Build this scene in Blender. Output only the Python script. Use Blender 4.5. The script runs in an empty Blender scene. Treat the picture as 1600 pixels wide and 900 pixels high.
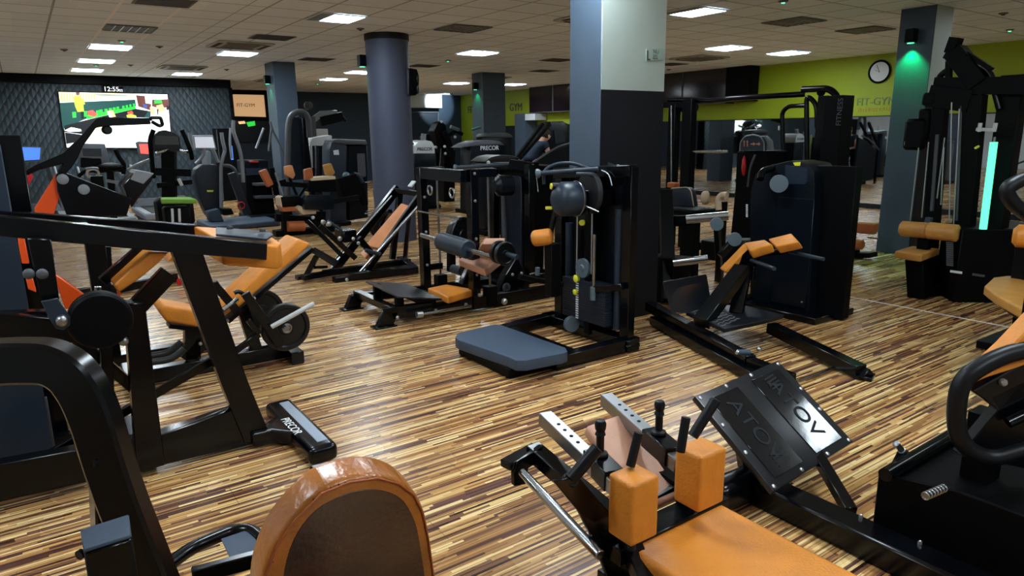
import bpy, bmesh, math, random
from mathutils import Vector, Matrix
C = bpy.context.scene.collection
SC = bpy.context.scene
random.seed(4)
PI = math.pi
# ---------------------------------------------------------------- camera
FPX, EYE = 1069.0, 1.6
CAMROT = Matrix(((0.81722321, 0.1370007, -0.55980089), (-0.57619235, 0.1736778, -0.79864786), (-0.01219033, 0.97522655, 0.22087228)))
cam_data = bpy.data.cameras.new('camera'); cam = bpy.data.objects.new('camera', cam_data); C.objects.link(cam)
cam_data.sensor_width = 36.0; cam_data.lens = FPX / 1600 * 36.0; cam_data.clip_start = 0.02; cam_data.clip_end = 200
cam.matrix_world = Matrix.Translation((0, 0, EYE)) @ CAMROT.to_4x4()
SC.camera = cam
vs = SC.view_settings
vs.view_transform = 'Standard'; vs.look = 'None'; vs.gamma = 1.0; vs.use_curve_mapping = False; vs.exposure = 0.0
w = bpy.data.worlds.new('world'); SC.world = w; w.use_nodes = True
w.node_tree.nodes['Background'].inputs[0].default_value = (0.5, 0.6, 0.8, 1); w.node_tree.nodes['Background'].inputs[1].default_value = 0.02
LIGHT = 48.0      # radiance of a lit ceiling panel
CEIL = 3.03

SC.cycles.diffuse_bounces = 8; SC.cycles.max_bounces = 14
# points of the place from photograph pixels (1600x900) and one known plane
def ray(px, py): return CAMROT @ Vector(((px - 800) / FPX, -(py - 450) / FPX, -1.0))
def fz(px, py, z=0.0):
    r = ray(px, py); return Vector((0, 0, EYE)) + r * ((z - EYE) / r.z)
def fx(px, py, x):
    r = ray(px, py); return Vector((0, 0, EYE)) + r * (x / r.x)
def fy(px, py, y):
    r = ray(px, py); return Vector((0, 0, EYE)) + r * (y / r.y)

# ---------------------------------------------------------------- materials
def mat(name, col, rough=0.5, metal=0.0, spec=0.5, emit=None, es=1.0, coat=0.0, bump=0.0, bscale=60, noise=0.0, nscale=8, alpha=1.0, trans=0.0):
    m = bpy.data.materials.new(name); m.use_nodes = True
    nt = m.node_tree; b = nt.nodes['Principled BSDF']
    b.inputs['Base Color'].default_value = (*col, 1); b.inputs['Roughness'].default_value = rough
    b.inputs['Metallic'].default_value = metal; b.inputs['Specular IOR Level'].default_value = spec
    b.inputs['Coat Weight'].default_value = coat; b.inputs['Coat Roughness'].default_value = 0.15
    b.inputs['Transmission Weight'].default_value = trans
    b.inputs['Alpha'].default_value = alpha
    if emit:
        b.inputs['Emission Color'].default_value = (*emit, 1); b.inputs['Emission Strength'].default_value = es
    if noise or bump:
        tc = nt.nodes.new('ShaderNodeTexCoord')
    if noise:
        n = nt.nodes.new('ShaderNodeTexNoise'); n.inputs['Scale'].default_value = nscale; n.inputs['Detail'].default_value = 5
        nt.links.new(tc.outputs['Object'], n.inputs['Vector'])
        r = nt.nodes.new('ShaderNodeValToRGB')
        r.color_ramp.elements[0].position = 0.3; r.color_ramp.elements[1].position = 0.7
        r.color_ramp.elements[0].color = (*[c * (1 - noise) for c in col], 1); r.color_ramp.elements[1].color = (*[min(1, c * (1 + noise)) for c in col], 1)
        nt.links.new(n.outputs['Fac'], r.inputs['Fac']); nt.links.new(r.outputs['Color'], b.inputs['Base Color'])
    if bump:
        n2 = nt.nodes.new('ShaderNodeTexNoise'); n2.inputs['Scale'].default_value = bscale; n2.inputs['Detail'].default_value = 4
        nt.links.new(tc.outputs['Object'], n2.inputs['Vector'])
        bp = nt.nodes.new('ShaderNodeBump'); bp.inputs['Strength'].default_value = bump; bp.inputs['Distance'].default_value = 0.01
        nt.links.new(n2.outputs['Fac'], bp.inputs['Height']); nt.links.new(bp.outputs['Normal'], b.inputs['Normal'])
    return m
def srgb(r, g, b):
    return tuple((c / 255 / 12.92 if c / 255 <= 0.04045 else ((c / 255 + 0.055) / 1.055) ** 2.4) for c in (r, g, b))
M = {}
M['black'] = mat('black_paint', (0.0014, 0.0019, 0.0030), 0.2, spec=0.3)
M['matte'] = mat('matte_black', (0.0014, 0.0016, 0.0022), 0.5, spec=0.1)
M['rubber'] = mat('black_rubber', (0.003, 0.0042, 0.0065), 0.4, spec=0.3)
M['bluegrip'] = mat('blue_grey_grip', (0.016, 0.027, 0.043), 0.45, spec=0.4)
M['step'] = mat('slate_rubber', (0.045, 0.068, 0.105), 0.55, spec=0.35)
M['shroud'] = mat('dark_shroud_plastic', (0.0028, 0.0055, 0.0095), 0.3, spec=0.25)
M['shroudblue'] = mat('slate_blue_shroud', (0.012, 0.023, 0.040), 0.4, spec=0.4)
M['darkgrey'] = mat('dark_grey_plastic', (0.011, 0.0125, 0.015), 0.45, spec=0.4)
M['midgrey'] = mat('mid_grey_plastic', (0.062, 0.068, 0.08), 0.45)
M['lightgrey'] = mat('light_grey_plastic', (0.20, 0.215, 0.24), 0.4)
M['white'] = mat('white_plastic', (0.55, 0.58, 0.6), 0.4)
M['chrome'] = mat('brushed_chrome', (0.42, 0.44, 0.46), 0.22, metal=1.0)
M['steel'] = mat('raw_steel', (0.30, 0.31, 0.32), 0.34, metal=1.0)
M['bolt'] = mat('zinc_bolt', (0.5, 0.5, 0.5), 0.35, metal=0.9)
M['orange'] = mat('tan_leather', srgb(214, 134, 44), 0.42, spec=0.45, bump=0.25, bscale=120, noise=0.12, nscale=9)
M['peach'] = mat('peach_leather', srgb(214, 140, 92), 0.4, spec=0.45, bump=0.2, bscale=120, noise=0.1)
M['pink'] = mat('worn_pink_leather', srgb(196, 146, 120), 0.45, bump=0.2, bscale=120, noise=0.12)
M['cream'] = mat('cream_leather', srgb(214, 190, 160), 0.45, bump=0.2, bscale=120)
M['rust'] = mat('rust_leather', srgb(176, 96, 52), 0.45, bump=0.2, bscale=120, noise=0.1)
M['olive'] = mat('olive_tan_leather', srgb(186, 132, 62), 0.45, bump=0.2, bscale=120, noise=0.12)
M['orangepaint'] = mat('orange_paint', srgb(236, 84, 24), 0.35, coat=0.3)
M['red'] = mat('red_plastic', srgb(190, 20, 25), 0.4)
M['yellow'] = mat('yellow_plastic', srgb(220, 220, 60), 0.4)
M['green'] = mat('green_cloth', srgb(120, 170, 60), 0.7)
M['skin'] = mat('skin', srgb(205, 160, 135), 0.5)
M['hair'] = mat('dark_brown_hair', srgb(40, 28, 22), 0.6)
M['shirt'] = mat('navy_shirt', srgb(22, 38, 58), 0.8)
M['plate'] = mat('iron_plate', (0.003, 0.0034, 0.0045), 0.36, spec=0.4)
M['disc'] = mat('grey_pulley', (0.09, 0.13, 0.16), 0.4)
M['cable'] = mat('steel_cable', (0.45, 0.47, 0.48), 0.35, metal=0.8)
M['stack'] = mat('stack_plate', (0.008, 0.014, 0.025), 0.45, spec=.35)
M['tread'] = mat('treadplate_steel', (0.006, 0.008, 0.0115), 0.32, spec=0.5)
M['tape'] = mat('white_tape', (0.75, 0.75, 0.72), 0.5)
M['letter'] = mat('white_lettering', (0.72, 0.75, 0.78), 0.5)
M['letterdark'] = mat('dark_lettering', (0.05, 0.05, 0.045), 0.6)
M['silverpad'] = mat('silver_grip_strip', (0.26, 0.31, 0.37), 0.5)
M['paper'] = mat('white_paper', (0.62, 0.68, 0.72), 0.6)
M['navy'] = mat('navy_wall_paint', (0.022, 0.040, 0.066), 0.55, spec=.3)

# ---------------------------------------------------------------- mesh helpers
def frame_from(dirv, up=(0, 0, 1)):
    d = Vector(dirv).normalized(); u = Vector(up)
    if abs(d.dot(u.normalized())) > 0.995: u = Vector((0, 1, 0)) if abs(d.z) > 0.9 else Vector((0, 0, 1))
    s = d.cross(u).normalized(); u = s.cross(d).normalized()
    return d, s, u
def bev(bm, geom_faces, wdt, seg=2):
    es = list({e for f_ in geom_faces for e in f_.edges})
    if wdt > 0:
        r = bmesh.ops.bevel(bm, geom=es, offset=wdt, segments=seg, profile=0.6, affect='EDGES')
        if seg > 1:
            for f_ in r['faces']: f_.smooth = True
def hexa(bm, pts, b=0.004, seg=1):
    vs_ = [bm.verts.new(p) for p in pts]
    fs = [bm.faces.new([vs_[i] for i in q]) for q in ((0, 1, 2, 3), (7, 6, 5, 4), (0, 4, 5, 1), (1, 5, 6, 2), (2, 6, 7, 3), (3, 7, 4, 0))]
    bmesh.ops.recalc_face_normals(bm, faces=fs)
    bev(bm, fs, b, seg)
def s_bar(bm, p0, p1, wd, ht, b=0.004, up=(0, 0, 1), wd1=None, ht1=None, seg=1):
    p0, p1 = Vector(p0), Vector(p1); d, s, u = frame_from(p1 - p0, up)
    wd1 = wd if wd1 is None else wd1; ht1 = ht if ht1 is None else ht1
    q = lambda p, a, c_: [p - s * a / 2 - u * c_ / 2, p + s * a / 2 - u * c_ / 2, p + s * a / 2 + u * c_ / 2, p - s * a / 2 + u * c_ / 2]
    hexa(bm, q(p0, wd, ht) + q(p1, wd1, ht1), b, seg)
def s_box(bm, c, size, b=0.004, rz=0.0, seg=1):
    c = Vector(c); x, y, z = [v / 2 for v in size]; R_ = Matrix.Rotation(rz, 3, 'Z')
    hexa(bm, [c + R_ @ Vector(p) for p in ((-x, -y, -z), (x, -y, -z), (x, y, -z), (-x, y, -z), (-x, -y, z), (x, -y, z), (x, y, z), (-x, y, z))], b, seg)
def s_cyl(bm, p0, p1, r0, r1=None, n=20, caps=True, b=0.0):
    p0, p1 = Vector(p0), Vector(p1); r1 = r0 if r1 is None else r1; d, s, u = frame_from(p1 - p0)
    ring = lambda p, r: [bm.verts.new(p + (s * math.cos(2 * PI * k / n) + u * math.sin(2 * PI * k / n)) * r) for k in range(n)]
    a, c_ = ring(p0, r0), ring(p1, r1)
    for k in range(n):
        f_ = bm.faces.new([a[k], a[(k + 1) % n], c_[(k + 1) % n], c_[k]]); f_.smooth = True
    if caps:
        f0 = bm.faces.new(a[::-1]); f1 = bm.faces.new(c_)
        if b: 
            r = bmesh.ops.bevel(bm, geom=list(set(f0.edges) | set(f1.edges)), offset=b, segments=3, profile=0.5, affect='EDGES')
            for f_ in r['faces']: f_.smooth = True
def smooth_path(pts, bend, seg=5):
    pts = [Vector(p) for p in pts]; out = [pts[0]]
    for i in range(1, len(pts) - 1):
        a, p, c_ = pts[i - 1], pts[i], pts[i + 1]
        la, lc = (a - p).length, (c_ - p).length; k = min(bend, la * 0.48, lc * 0.48)
        q0, q1 = p + (a - p) / la * k, p + (c_ - p) / lc * k
        for j in range(seg + 1):
            t_ = j / seg; out.append(q0 * (1 - t_) ** 2 + p * 2 * t_ * (1 - t_) + q1 * t_ ** 2)
    out.append(pts[-1]); return out
def s_tube(bm, pts, r, bend=0.05, n=14, rs=None):
    P = smooth_path(pts, bend) if len(pts) > 2 else [Vector(p) for p in pts]
    rings = []; prev_u = None
    for i, p in enumerate(P):
        d = (P[min(i + 1, len(P) - 1)] - P[max(i - 1, 0)]).normalized()
        if prev_u is None: _, s, u = frame_from(d)
        else:
            u = (prev_u - d * prev_u.dot(d)).normalized(); s = d.cross(u)
        prev_u = u
        rr = r if rs is None else rs[0] + (rs[1] - rs[0]) * i / (len(P) - 1)
        rings.append([bm.verts.new(p + (s * math.cos(2 * PI * k / n) + u * math.sin(2 * PI * k / n)) * rr) for k in range(n)])
    for a, c_ in zip(rings, rings[1:]):
        for k in range(n):
            f_ = bm.faces.new([a[k], a[(k + 1) % n], c_[(k + 1) % n], c_[k]]); f_.smooth = True
    bm.faces.new(rings[0][::-1]); bm.faces.new(rings[-1])
def s_rect(bm, pts, wd, ht, bend=0.0, side=(0, 1, 0), seg=6):
    """rectangular tube swept along a path that stays square to 'side'; wd along side"""
    P = smooth_path(pts, bend, seg) if bend and len(pts) > 2 else [Vector(p) for p in pts]
    s = Vector(side).normalized(); rings = []
    for i, p in enumerate(P):
        d0 = (p - P[i - 1]).normalized() if i else None; d1 = (P[i + 1] - p).normalized() if i < len(P) - 1 else None
        d = ((d0 or d1) + (d1 or d0)).normalized(); u = s.cross(d).normalized()
        k = 1.0 / max(0.4, d.dot(d1 or d0)); h2 = ht / 2 * k; c_ = min(0.006, ht * .12)
        rings.append([bm.verts.new(p + s * a + u * b_) for a, b_ in ((-wd / 2 + c_, -h2), (wd / 2 - c_, -h2), (wd / 2, -h2 + c_), (wd / 2, h2 - c_), (wd / 2 - c_, h2), (-wd / 2 + c_, h2), (-wd / 2, h2 - c_), (-wd / 2, -h2 + c_))])
    fs = []
    for a, c_ in zip(rings, rings[1:]):
        for k in range(8): fs.append(bm.faces.new([a[k], a[(k + 1) % 8], c_[(k + 1) % 8], c_[k]]))
    fs.append(bm.faces.new(rings[0][::-1])); fs.append(bm.faces.new(rings[-1]))
    bmesh.ops.recalc_face_normals(bm, faces=fs)
def s_prism(bm, pts, vec, b=0.003, seg=1):
    vec = Vector(vec); a = [bm.verts.new(Vector(p)) for p in pts]; c_ = [bm.verts.new(Vector(p) + vec) for p in pts]; n = len(a)
    fs = [bm.faces.new(a[::-1]), bm.faces.new(c_)] + [bm.faces.new([a[k], a[(k + 1) % n], c_[(k + 1) % n], c_[k]]) for k in range(n)]
    bmesh.ops.recalc_face_normals(bm, faces=fs)
    bev(bm, fs, b, seg)
def s_pad(bm, corners, thick, b=0.02, nrm=None):
    """soft pad: four (or more) corners of the TOP face, thickness going away from nrm"""
    P = [Vector(p) for p in corners]; n_ = (P[1] - P[0]).cross(P[2] - P[1]).normalized()
    if nrm is None: nrm = (0, 0, 1)
    if n_.dot(Vector(nrm)) < 0: n_ = -n_
    s_prism(bm, P, -n_ * thick, b, 3)
def s_ring(bm, c, axis, R_, r, n=32, m=10, hz=1.0):
    c = Vector(c); d, s, u = frame_from(axis); rings = []
    for i in range(n):
        a = 2 * PI * i / n; e = s * math.cos(a) + u * math.sin(a)
        rings.append([bm.verts.new(c + e * (R_ + r * math.cos(2 * PI * k / m)) + d * r * hz * math.sin(2 * PI * k / m)) for k in range(m)])
    for i in range(n):
        a, b_ = rings[i], rings[(i + 1) % n]
        for k in range(m):
            f_ = bm.faces.new([a[k], a[(k + 1) % m], b_[(k + 1) % m], b_[k]]); f_.smooth = True
def s_lathe(bm, c, axis, prof, n=28):
    """prof: list of (distance along axis, radius)"""
    c = Vector(c); d, s, u = frame_from(axis); rings = []
    for t_, r in prof:
        rings.append([bm.verts.new(c + d * t_ + (s * math.cos(2 * PI * k / n) + u * math.sin(2 * PI * k / n)) * max(r, 1e-4)) for k in range(n)])
    for a, b_ in zip(rings, rings[1:]):
        for k in range(n):
            f_ = bm.faces.new([a[k], a[(k + 1) % n], b_[(k + 1) % n], b_[k]]); f_.smooth = True
    bm.faces.new(rings[0][::-1]); bm.faces.new(rings[-1])
def s_sph(bm, c, r, sx=1, sy=1, sz=1):
    bmesh.ops.create_uvsphere(bm, u_segments=14, v_segments=9, radius=r, matrix=Matrix.Translation(Vector(c)) @ Matrix.Diagonal((sx, sy, sz, 1)))
def s_plate(bm, c, axis, R_, th):
    """barbell plate with raised rim, hub and dished web"""
    h = th / 2
    s_lathe(bm, Vector(c), axis, [(-h * .9, R_ * .12), (-h * .9, R_ * .28), (-h * .55, R_ * .32), (-h * .5, R_ * .78), (-h, R_ * .83), (-h, R_ * .96), (-h * .7, R_), (h * .7, R_), (h, R_ * .96), (h, R_ * .83), (h * .5, R_ * .78), (h * .55, R_ * .32), (h * .9, R_ * .28), (h * .9, R_ * .12)], 36)
S = dict(bar=s_bar, box=s_box, cyl=s_cyl, tube=s_tube, prism=s_prism, pad=s_pad, ring=s_ring, lathe=s_lathe, sph=s_sph, plate=s_plate, rect=s_rect, hexa=hexa)
def new_mesh(name, shapes, off):
    bm = bmesh.new()
    for sh in shapes:
        kw = sh[-1] if isinstance(sh[-1], dict) else {}
        a = sh[1:-1] if kw else sh[1:]
        S[sh[0]](bm, *a, **kw)
    bmesh.ops.translate(bm, verts=bm.verts, vec=-Vector(off))
    me = bpy.data.meshes.new(name); bm.to_mesh(me); bm.free(); me.set_sharp_from_angle(angle=math.radians(38)); return me
def tag(o, label=None, cat=None, group=None, kind=None):
    if label: o['label'] = label
    if cat: o['category'] = cat
    if group: o['group'] = group
    if kind: o['kind'] = kind
    return o
def thing(name, label, cat, loc, group=None):
    o = bpy.data.objects.new(name, None); o.empty_display_size = 0.1; C.objects.link(o); o.location = Vector(loc)
    return tag(o, label, cat, group)
def base_of(p):
    v = Vector(p.location)
    while p.parent: p = p.parent; v += Vector(p.location)
    return v
def part(parent, name, m, *shapes, label=None):
    off = base_of(parent)
    me = new_mesh(name, shapes, off); me.materials.append(M[m] if isinstance(m, str) else m)
    o = bpy.data.objects.new(name, me); C.objects.link(o); o.parent = parent
    if label: o['label'] = label
    return o
def solo(name, m, label, cat, loc, *shapes, group=None):
    me = new_mesh(name, shapes, loc); me.materials.append(M[m] if isinstance(m, str) else m)
    o = bpy.data.objects.new(name, me); C.objects.link(o); o.location = Vector(loc)
    return tag(o, label, cat, group)
def struct(name, m, *shapes, label=None):
    me = new_mesh(name, shapes, (0, 0, 0)); me.materials.append(M[m] if isinstance(m, str) else m)
    o = bpy.data.objects.new(name, me); C.objects.link(o); o['kind'] = 'structure'
    if label: o['label'] = label
    return o
def text_mesh(parent, name, body, m, origin, xdir, ydir, size, depth=0.002, label=None, align='CENTER', solo_tags=None):
    cu = bpy.data.curves.new(name, 'FONT'); cu.body = body; cu.size = size; cu.extrude = depth; cu.align_x = align; cu.align_y = 'CENTER'
    tmp = bpy.data.objects.new(name, cu); C.objects.link(tmp); bpy.context.view_layer.update()
    me = bpy.data.meshes.new_from_object(tmp.evaluated_get(bpy.context.evaluated_depsgraph_get())); bpy.data.objects.remove(tmp)
    x = Vector(xdir).normalized(); y = Vector(ydir); y = (y - x * y.dot(x)).normalized(); z = x.cross(y)
    off = base_of(parent) if parent else Vector((0, 0, 0)); o_ = Vector(origin) - off
    R_ = Matrix((x, y, z)).transposed()
    for v in me.vertices: v.co = R_ @ v.co + o_
    me.materials.clear(); me.materials.append(M[m] if isinstance(m, str) else m); me.name = name
    o = bpy.data.objects.new(name, me); C.objects.link(o)
    if parent: o.parent = parent
    if label: o['label'] = label
    return o
def dup(root, delta, label=None, group=None):
    r = root.copy(); C.objects.link(r); r.location = Vector(root.location) + Vector(delta)
    if label: r['label'] = label
    if group: r['group'] = group
    def rec(src, dst):
        for ch in list(src.children):
            c_ = ch.copy(); C.objects.link(c_); c_.parent = dst; rec(ch, c_)
    rec(root, r)
    return r
def kids(o): return [c for c in bpy.data.objects if c.parent == o]
V = Vector
# ---------------------------------------------------------------- room materials
def node_mat(name):
    m = bpy.data.materials.new(name); m.use_nodes = True; nt = m.node_tree
    return m, nt, nt.nodes['Principled BSDF']
def mth(nt, op, a, b=None, c_=None):
    n = nt.nodes.new('ShaderNodeMath'); n.operation = op
    for i, v in enumerate((a, b, c_)):
        if v is None: continue
        if isinstance(v, (int, float)): n.inputs[i].default_value = v
        else: nt.links.new(v, n.inputs[i])
    return n.outputs[0]
def ramp(nt, fac, stops, interp='LINEAR'):
    r = nt.nodes.new('ShaderNodeValToRGB'); r.color_ramp.interpolation = interp
    while len(r.color_ramp.elements) < len(stops): r.color_ramp.elements.new(0.5)
    for e, (p, col) in zip(r.color_ramp.elements, stops): e.position = p; e.color = (*col, 1)
    nt.links.new(fac, r.inputs['Fac']); return r.outputs['Color']
def floor_material():
    m, nt, b = node_mat('striped_laminate')
    tc = nt.nodes.new('ShaderNodeTexCoord'); sp = nt.nodes.new('ShaderNodeSeparateXYZ'); nt.links.new(tc.outputs['Object'], sp.inputs[0])
    x, y = sp.outputs[0], sp.outputs[1]
    def strips(h, L, seed):
        row = mth(nt, 'FLOOR', mth(nt, 'DIVIDE', y, h))
        wn = nt.nodes.new('ShaderNodeTexWhiteNoise'); wn.noise_dimensions = '2D'
        cb = nt.nodes.new('ShaderNodeCombineXYZ'); nt.links.new(row, cb.inputs[0]); cb.inputs[1].default_value = seed; nt.links.new(cb.outputs[0], wn.inputs['Vector'])
        xo = mth(nt, 'ADD', mth(nt, 'DIVIDE', x, L), mth(nt, 'MULTIPLY', wn.outputs['Value'], 37.0))
        col = mth(nt, 'FLOOR', xo)
        w2 = nt.nodes.new('ShaderNodeTexWhiteNoise'); w2.noise_dimensions = '2D'
        c2 = nt.nodes.new('ShaderNodeCombineXYZ'); nt.links.new(row, c2.inputs[0]); nt.links.new(col, c2.inputs[1]); nt.links.new(c2.outputs[0], w2.inputs['Vector'])
        return w2.outputs['Value']
    pal = [(0.0, srgb(84, 52, 42)), (0.08, srgb(122, 84, 60)), (0.17, srgb(104, 70, 62)), (0.26, srgb(160, 114, 70)), (0.46, srgb(198, 154, 96)), (0.62, srgb(182, 136, 84)), (0.74, srgb(222, 186, 126)), (0.90, srgb(234, 204, 148))]
    c1 = ramp(nt, strips(0.0135, 0.42, 3.1), pal, 'CONSTANT')
    c2 = ramp(nt, strips(0.0058, 0.55, 9.7), [(0.0, (0.25, 0.19, 0.17)), (0.15, (0.62, 0.55, 0.5)), (0.32, (1.0, 1.0, 1.0)), (0.8, (1.12, 1.1, 1.05))], 'CONSTANT')
    mx = nt.nodes.new('ShaderNodeMixRGB'); mx.blend_type = 'MULTIPLY'; mx.inputs[0].default_value = 0.85; nt.links.new(c1, mx.inputs[1]); nt.links.new(c2, mx.inputs[2])
    # plank joints
    seam = mth(nt, 'LESS_THAN', mth(nt, 'FRACT', mth(nt, 'DIVIDE', y, 0.198)), 0.012)
    row = mth(nt, 'FLOOR', mth(nt, 'DIVIDE', y, 0.198))
    seam2 = mth(nt, 'LESS_THAN', mth(nt, 'FRACT', mth(nt, 'ADD', mth(nt, 'DIVIDE', x, 1.29), mth(nt, 'MULTIPLY', row, 0.37))), 0.0022)
    sm = mth(nt, 'MAXIMUM', seam, seam2)
    mx2 = nt.nodes.new('ShaderNodeMixRGB'); nt.links.new(mth(nt, 'MULTIPLY', sm, 0.6), mx2.inputs[0]); nt.links.new(mx.outputs[0], mx2.inputs[1]); mx2.inputs[2].default_value = (0.03, 0.02, 0.015, 1)
    nt.links.new(mx2.outputs[0], b.inputs['Base Color'])
    nz = nt.nodes.new('ShaderNodeTexNoise'); nz.inputs['Scale'].default_value = 2.2; nt.links.new(tc.outputs['Object'], nz.inputs['Vector'])
    rr = mth(nt, 'ADD', mth(nt, 'MULTIPLY', nz.outputs['Fac'], 0.09), 0.225); nt.links.new(rr, b.inputs['Roughness'])
    b.inputs['Specular IOR Level'].default_value = 0.5
    return m
def ceiling_material():
    m, nt, b = node_mat('suspended_ceiling_tiles')
    tc = nt.nodes.new('ShaderNodeTexCoord'); sp = nt.nodes.new('ShaderNodeSeparateXYZ'); nt.links.new(tc.outputs['Object'], sp.inputs[0])
    x, y = sp.outputs[0], sp.outputs[1]
    left = mth(nt, 'LESS_THAN', x, 2.31)
    def line(v, off, per, wd): return mth(nt, 'LESS_THAN', mth(nt, 'ABSOLUTE', mth(nt, 'SUBTRACT', mth(nt, 'FRACT', mth(nt, 'ADD', mth(nt, 'DIVIDE', mth(nt, 'SUBTRACT', v, off), per), 0.5)), 0.5)), wd / per)
    lx = mth(nt, 'ADD', mth(nt, 'MULTIPLY', left, line(x, 1.11, 0.6, .012)), mth(nt, 'MULTIPLY', mth(nt, 'SUBTRACT', 1.0, left), line(x, 3.13, 0.6, .012)))
    ly = line(y, 8.37, 0.6, .012)
    dark = mth(nt, 'MAXIMUM', lx, ly)
    cell = nt.nodes.new('ShaderNodeTexWhiteNoise'); cell.noise_dimensions = '2D'
    cb = nt.nodes.new('ShaderNodeCombineXYZ'); nt.links.new(mth(nt, 'FLOOR', mth(nt, 'DIVIDE', mth(nt, 'SUBTRACT', x, 3.13), 0.6)), cb.inputs[0]); nt.links.new(mth(nt, 'FLOOR', mth(nt, 'DIVIDE', mth(nt, 'SUBTRACT', y, 8.37), 0.6)), cb.inputs[1]); nt.links.new(cb.outputs[0], cell.inputs['Vector'])
    base = ramp(nt, cell.outputs['Value'], [(0.0, (0.74, 0.82, 0.94)), (1.0, (0.80, 0.88, 0.99))])
    mx = nt.nodes.new('ShaderNodeMixRGB'); nt.links.new(mth(nt, 'MULTIPLY', dark, 0.7), mx.inputs[0]); nt.links.new(base, mx.inputs[1]); mx.inputs[2].default_value = (0.16, 0.16, 0.16, 1)
    # two pale metal edging lines beside the left row of lamps
    e = mth(nt, 'MULTIPLY', left, mth(nt, 'MAXIMUM', mth(nt, 'LESS_THAN', mth(nt, 'ABSOLUTE', mth(nt, 'SUBTRACT', x, 1.11)), .016), mth(nt, 'LESS_THAN', mth(nt, 'ABSOLUTE', mth(nt, 'SUBTRACT', x, 1.71)), .016)))
    mx2 = nt.nodes.new('ShaderNodeMixRGB'); nt.links.new(e, mx2.inputs[0]); nt.links.new(mx.outputs[0], mx2.inputs[1]); mx2.inputs[2].default_value = (0.9, 0.9, 0.92, 1)
    nt.links.new(mx2.outputs[0], b.inputs['Base Color']); b.inputs['Roughness'].default_value = 0.75; b.inputs['Specular IOR Level'].default_value = 0.25
    return m
def triangle_wall_material():
    m, nt, b = node_mat('triangle_relief_panels')
    tc = nt.nodes.new('ShaderNodeTexCoord'); sp = nt.nodes.new('ShaderNodeSeparateXYZ'); nt.links.new(tc.outputs['Object'], sp.inputs[0])
    x, z = sp.outputs[0], sp.outputs[2]
    u = mth(nt, 'DIVIDE', x, 0.16); v = mth(nt, 'DIVIDE', z, 0.125)
    row = mth(nt, 'FLOOR', v); fv = mth(nt, 'FRACT', v)
    uu = mth(nt, 'ADD', u, mth(nt, 'MULTIPLY', mth(nt, 'MODULO', row, 2.0), 0.5))
    fu = mth(nt, 'ABSOLUTE', mth(nt, 'SUBTRACT', mth(nt, 'FRACT', uu), 0.5))       # 0 centre .. 0.5 edge
    up = mth(nt, 'LESS_THAN', fu, mth(nt, 'MULTIPLY', fv, 0.5))
    d = mth(nt, 'ABSOLUTE', mth(nt, 'SUBTRACT', fu, mth(nt, 'MULTIPLY', fv, 0.5)))
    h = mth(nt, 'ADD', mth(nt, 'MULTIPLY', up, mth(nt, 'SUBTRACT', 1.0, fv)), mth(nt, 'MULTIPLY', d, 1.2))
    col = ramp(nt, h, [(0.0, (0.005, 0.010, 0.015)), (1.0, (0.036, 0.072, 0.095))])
    nt.links.new(col, b.inputs['Base Color']); b.inputs['Roughness'].default_value = 0.5
    bp = nt.nodes.new('ShaderNodeBump'); bp.inputs['Strength'].default_value = 0.6; bp.inputs['Distance'].default_value = 0.03
    nt.links.new(h, bp.inputs['Height']); nt.links.new(bp.outputs['Normal'], b.inputs['Normal'])
    return m
M['floor'] = floor_material(); M['ceil'] = ceiling_material(); M['tri'] = triangle_wall_material()
M['pale'] = mat('pale_wall_paint', (0.62, 0.66, 0.70), 0.6)
M['limewall'] = mat('lime_wall_paint', srgb(150, 170, 24), 0.6, noise=0.04, nscale=3)
M['slate'] = mat('slate_column_paint', (0.05, 0.078, 0.115), 0.6, noise=0.06, nscale=4)
M['bluecol'] = mat('slate_blue_round_paint', (0.06, 0.075, 0.125), 0.6, noise=0.06, nscale=4)
M['whitewall'] = mat('pale_column_paint', (0.36, 0.42, 0.38), 0.6, noise=0.04, nscale=4)
M['darkcol'] = mat('dark_navy_paint', (0.003, 0.0045, 0.008), 0.55, spec=.3)
M['mirror'] = mat('mirror_glass', (0.62, 0.66, 0.68), 0.02, metal=1.0)
M['gloss'] = mat('dark_gloss_panel', (0.012, 0.008, 0.010), 0.12, spec=0.6)
M['greytrim'] = mat('grey_trim', (0.06, 0.065, 0.07), 0.5)
M['glow'] = mat('lit_diffuser', (0.8, 0.8, 0.8), 0.5, emit=(0.80, 0.92, 1.0), es=LIGHT)
M['glowdim'] = mat('dim_lit_diffuser', (0.8, 0.8, 0.8), 0.5, emit=(0.80, 0.92, 1.0), es=LIGHT * .45)
M['louvre'] = mat('louvre_metal', (0.35, 0.36, 0.36), 0.35, metal=0.6)
M['ventgrey'] = mat('vent_grey', (0.14, 0.145, 0.14), 0.6)
M['acbeige'] = mat('ac_beige', (0.45, 0.44, 0.42), 0.5)
M['greenglow'] = mat('green_lamp_face', (0.1, 0.6, 0.4), 0.4, emit=(0.10, 0.9, 0.42), es=1.7)

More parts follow.
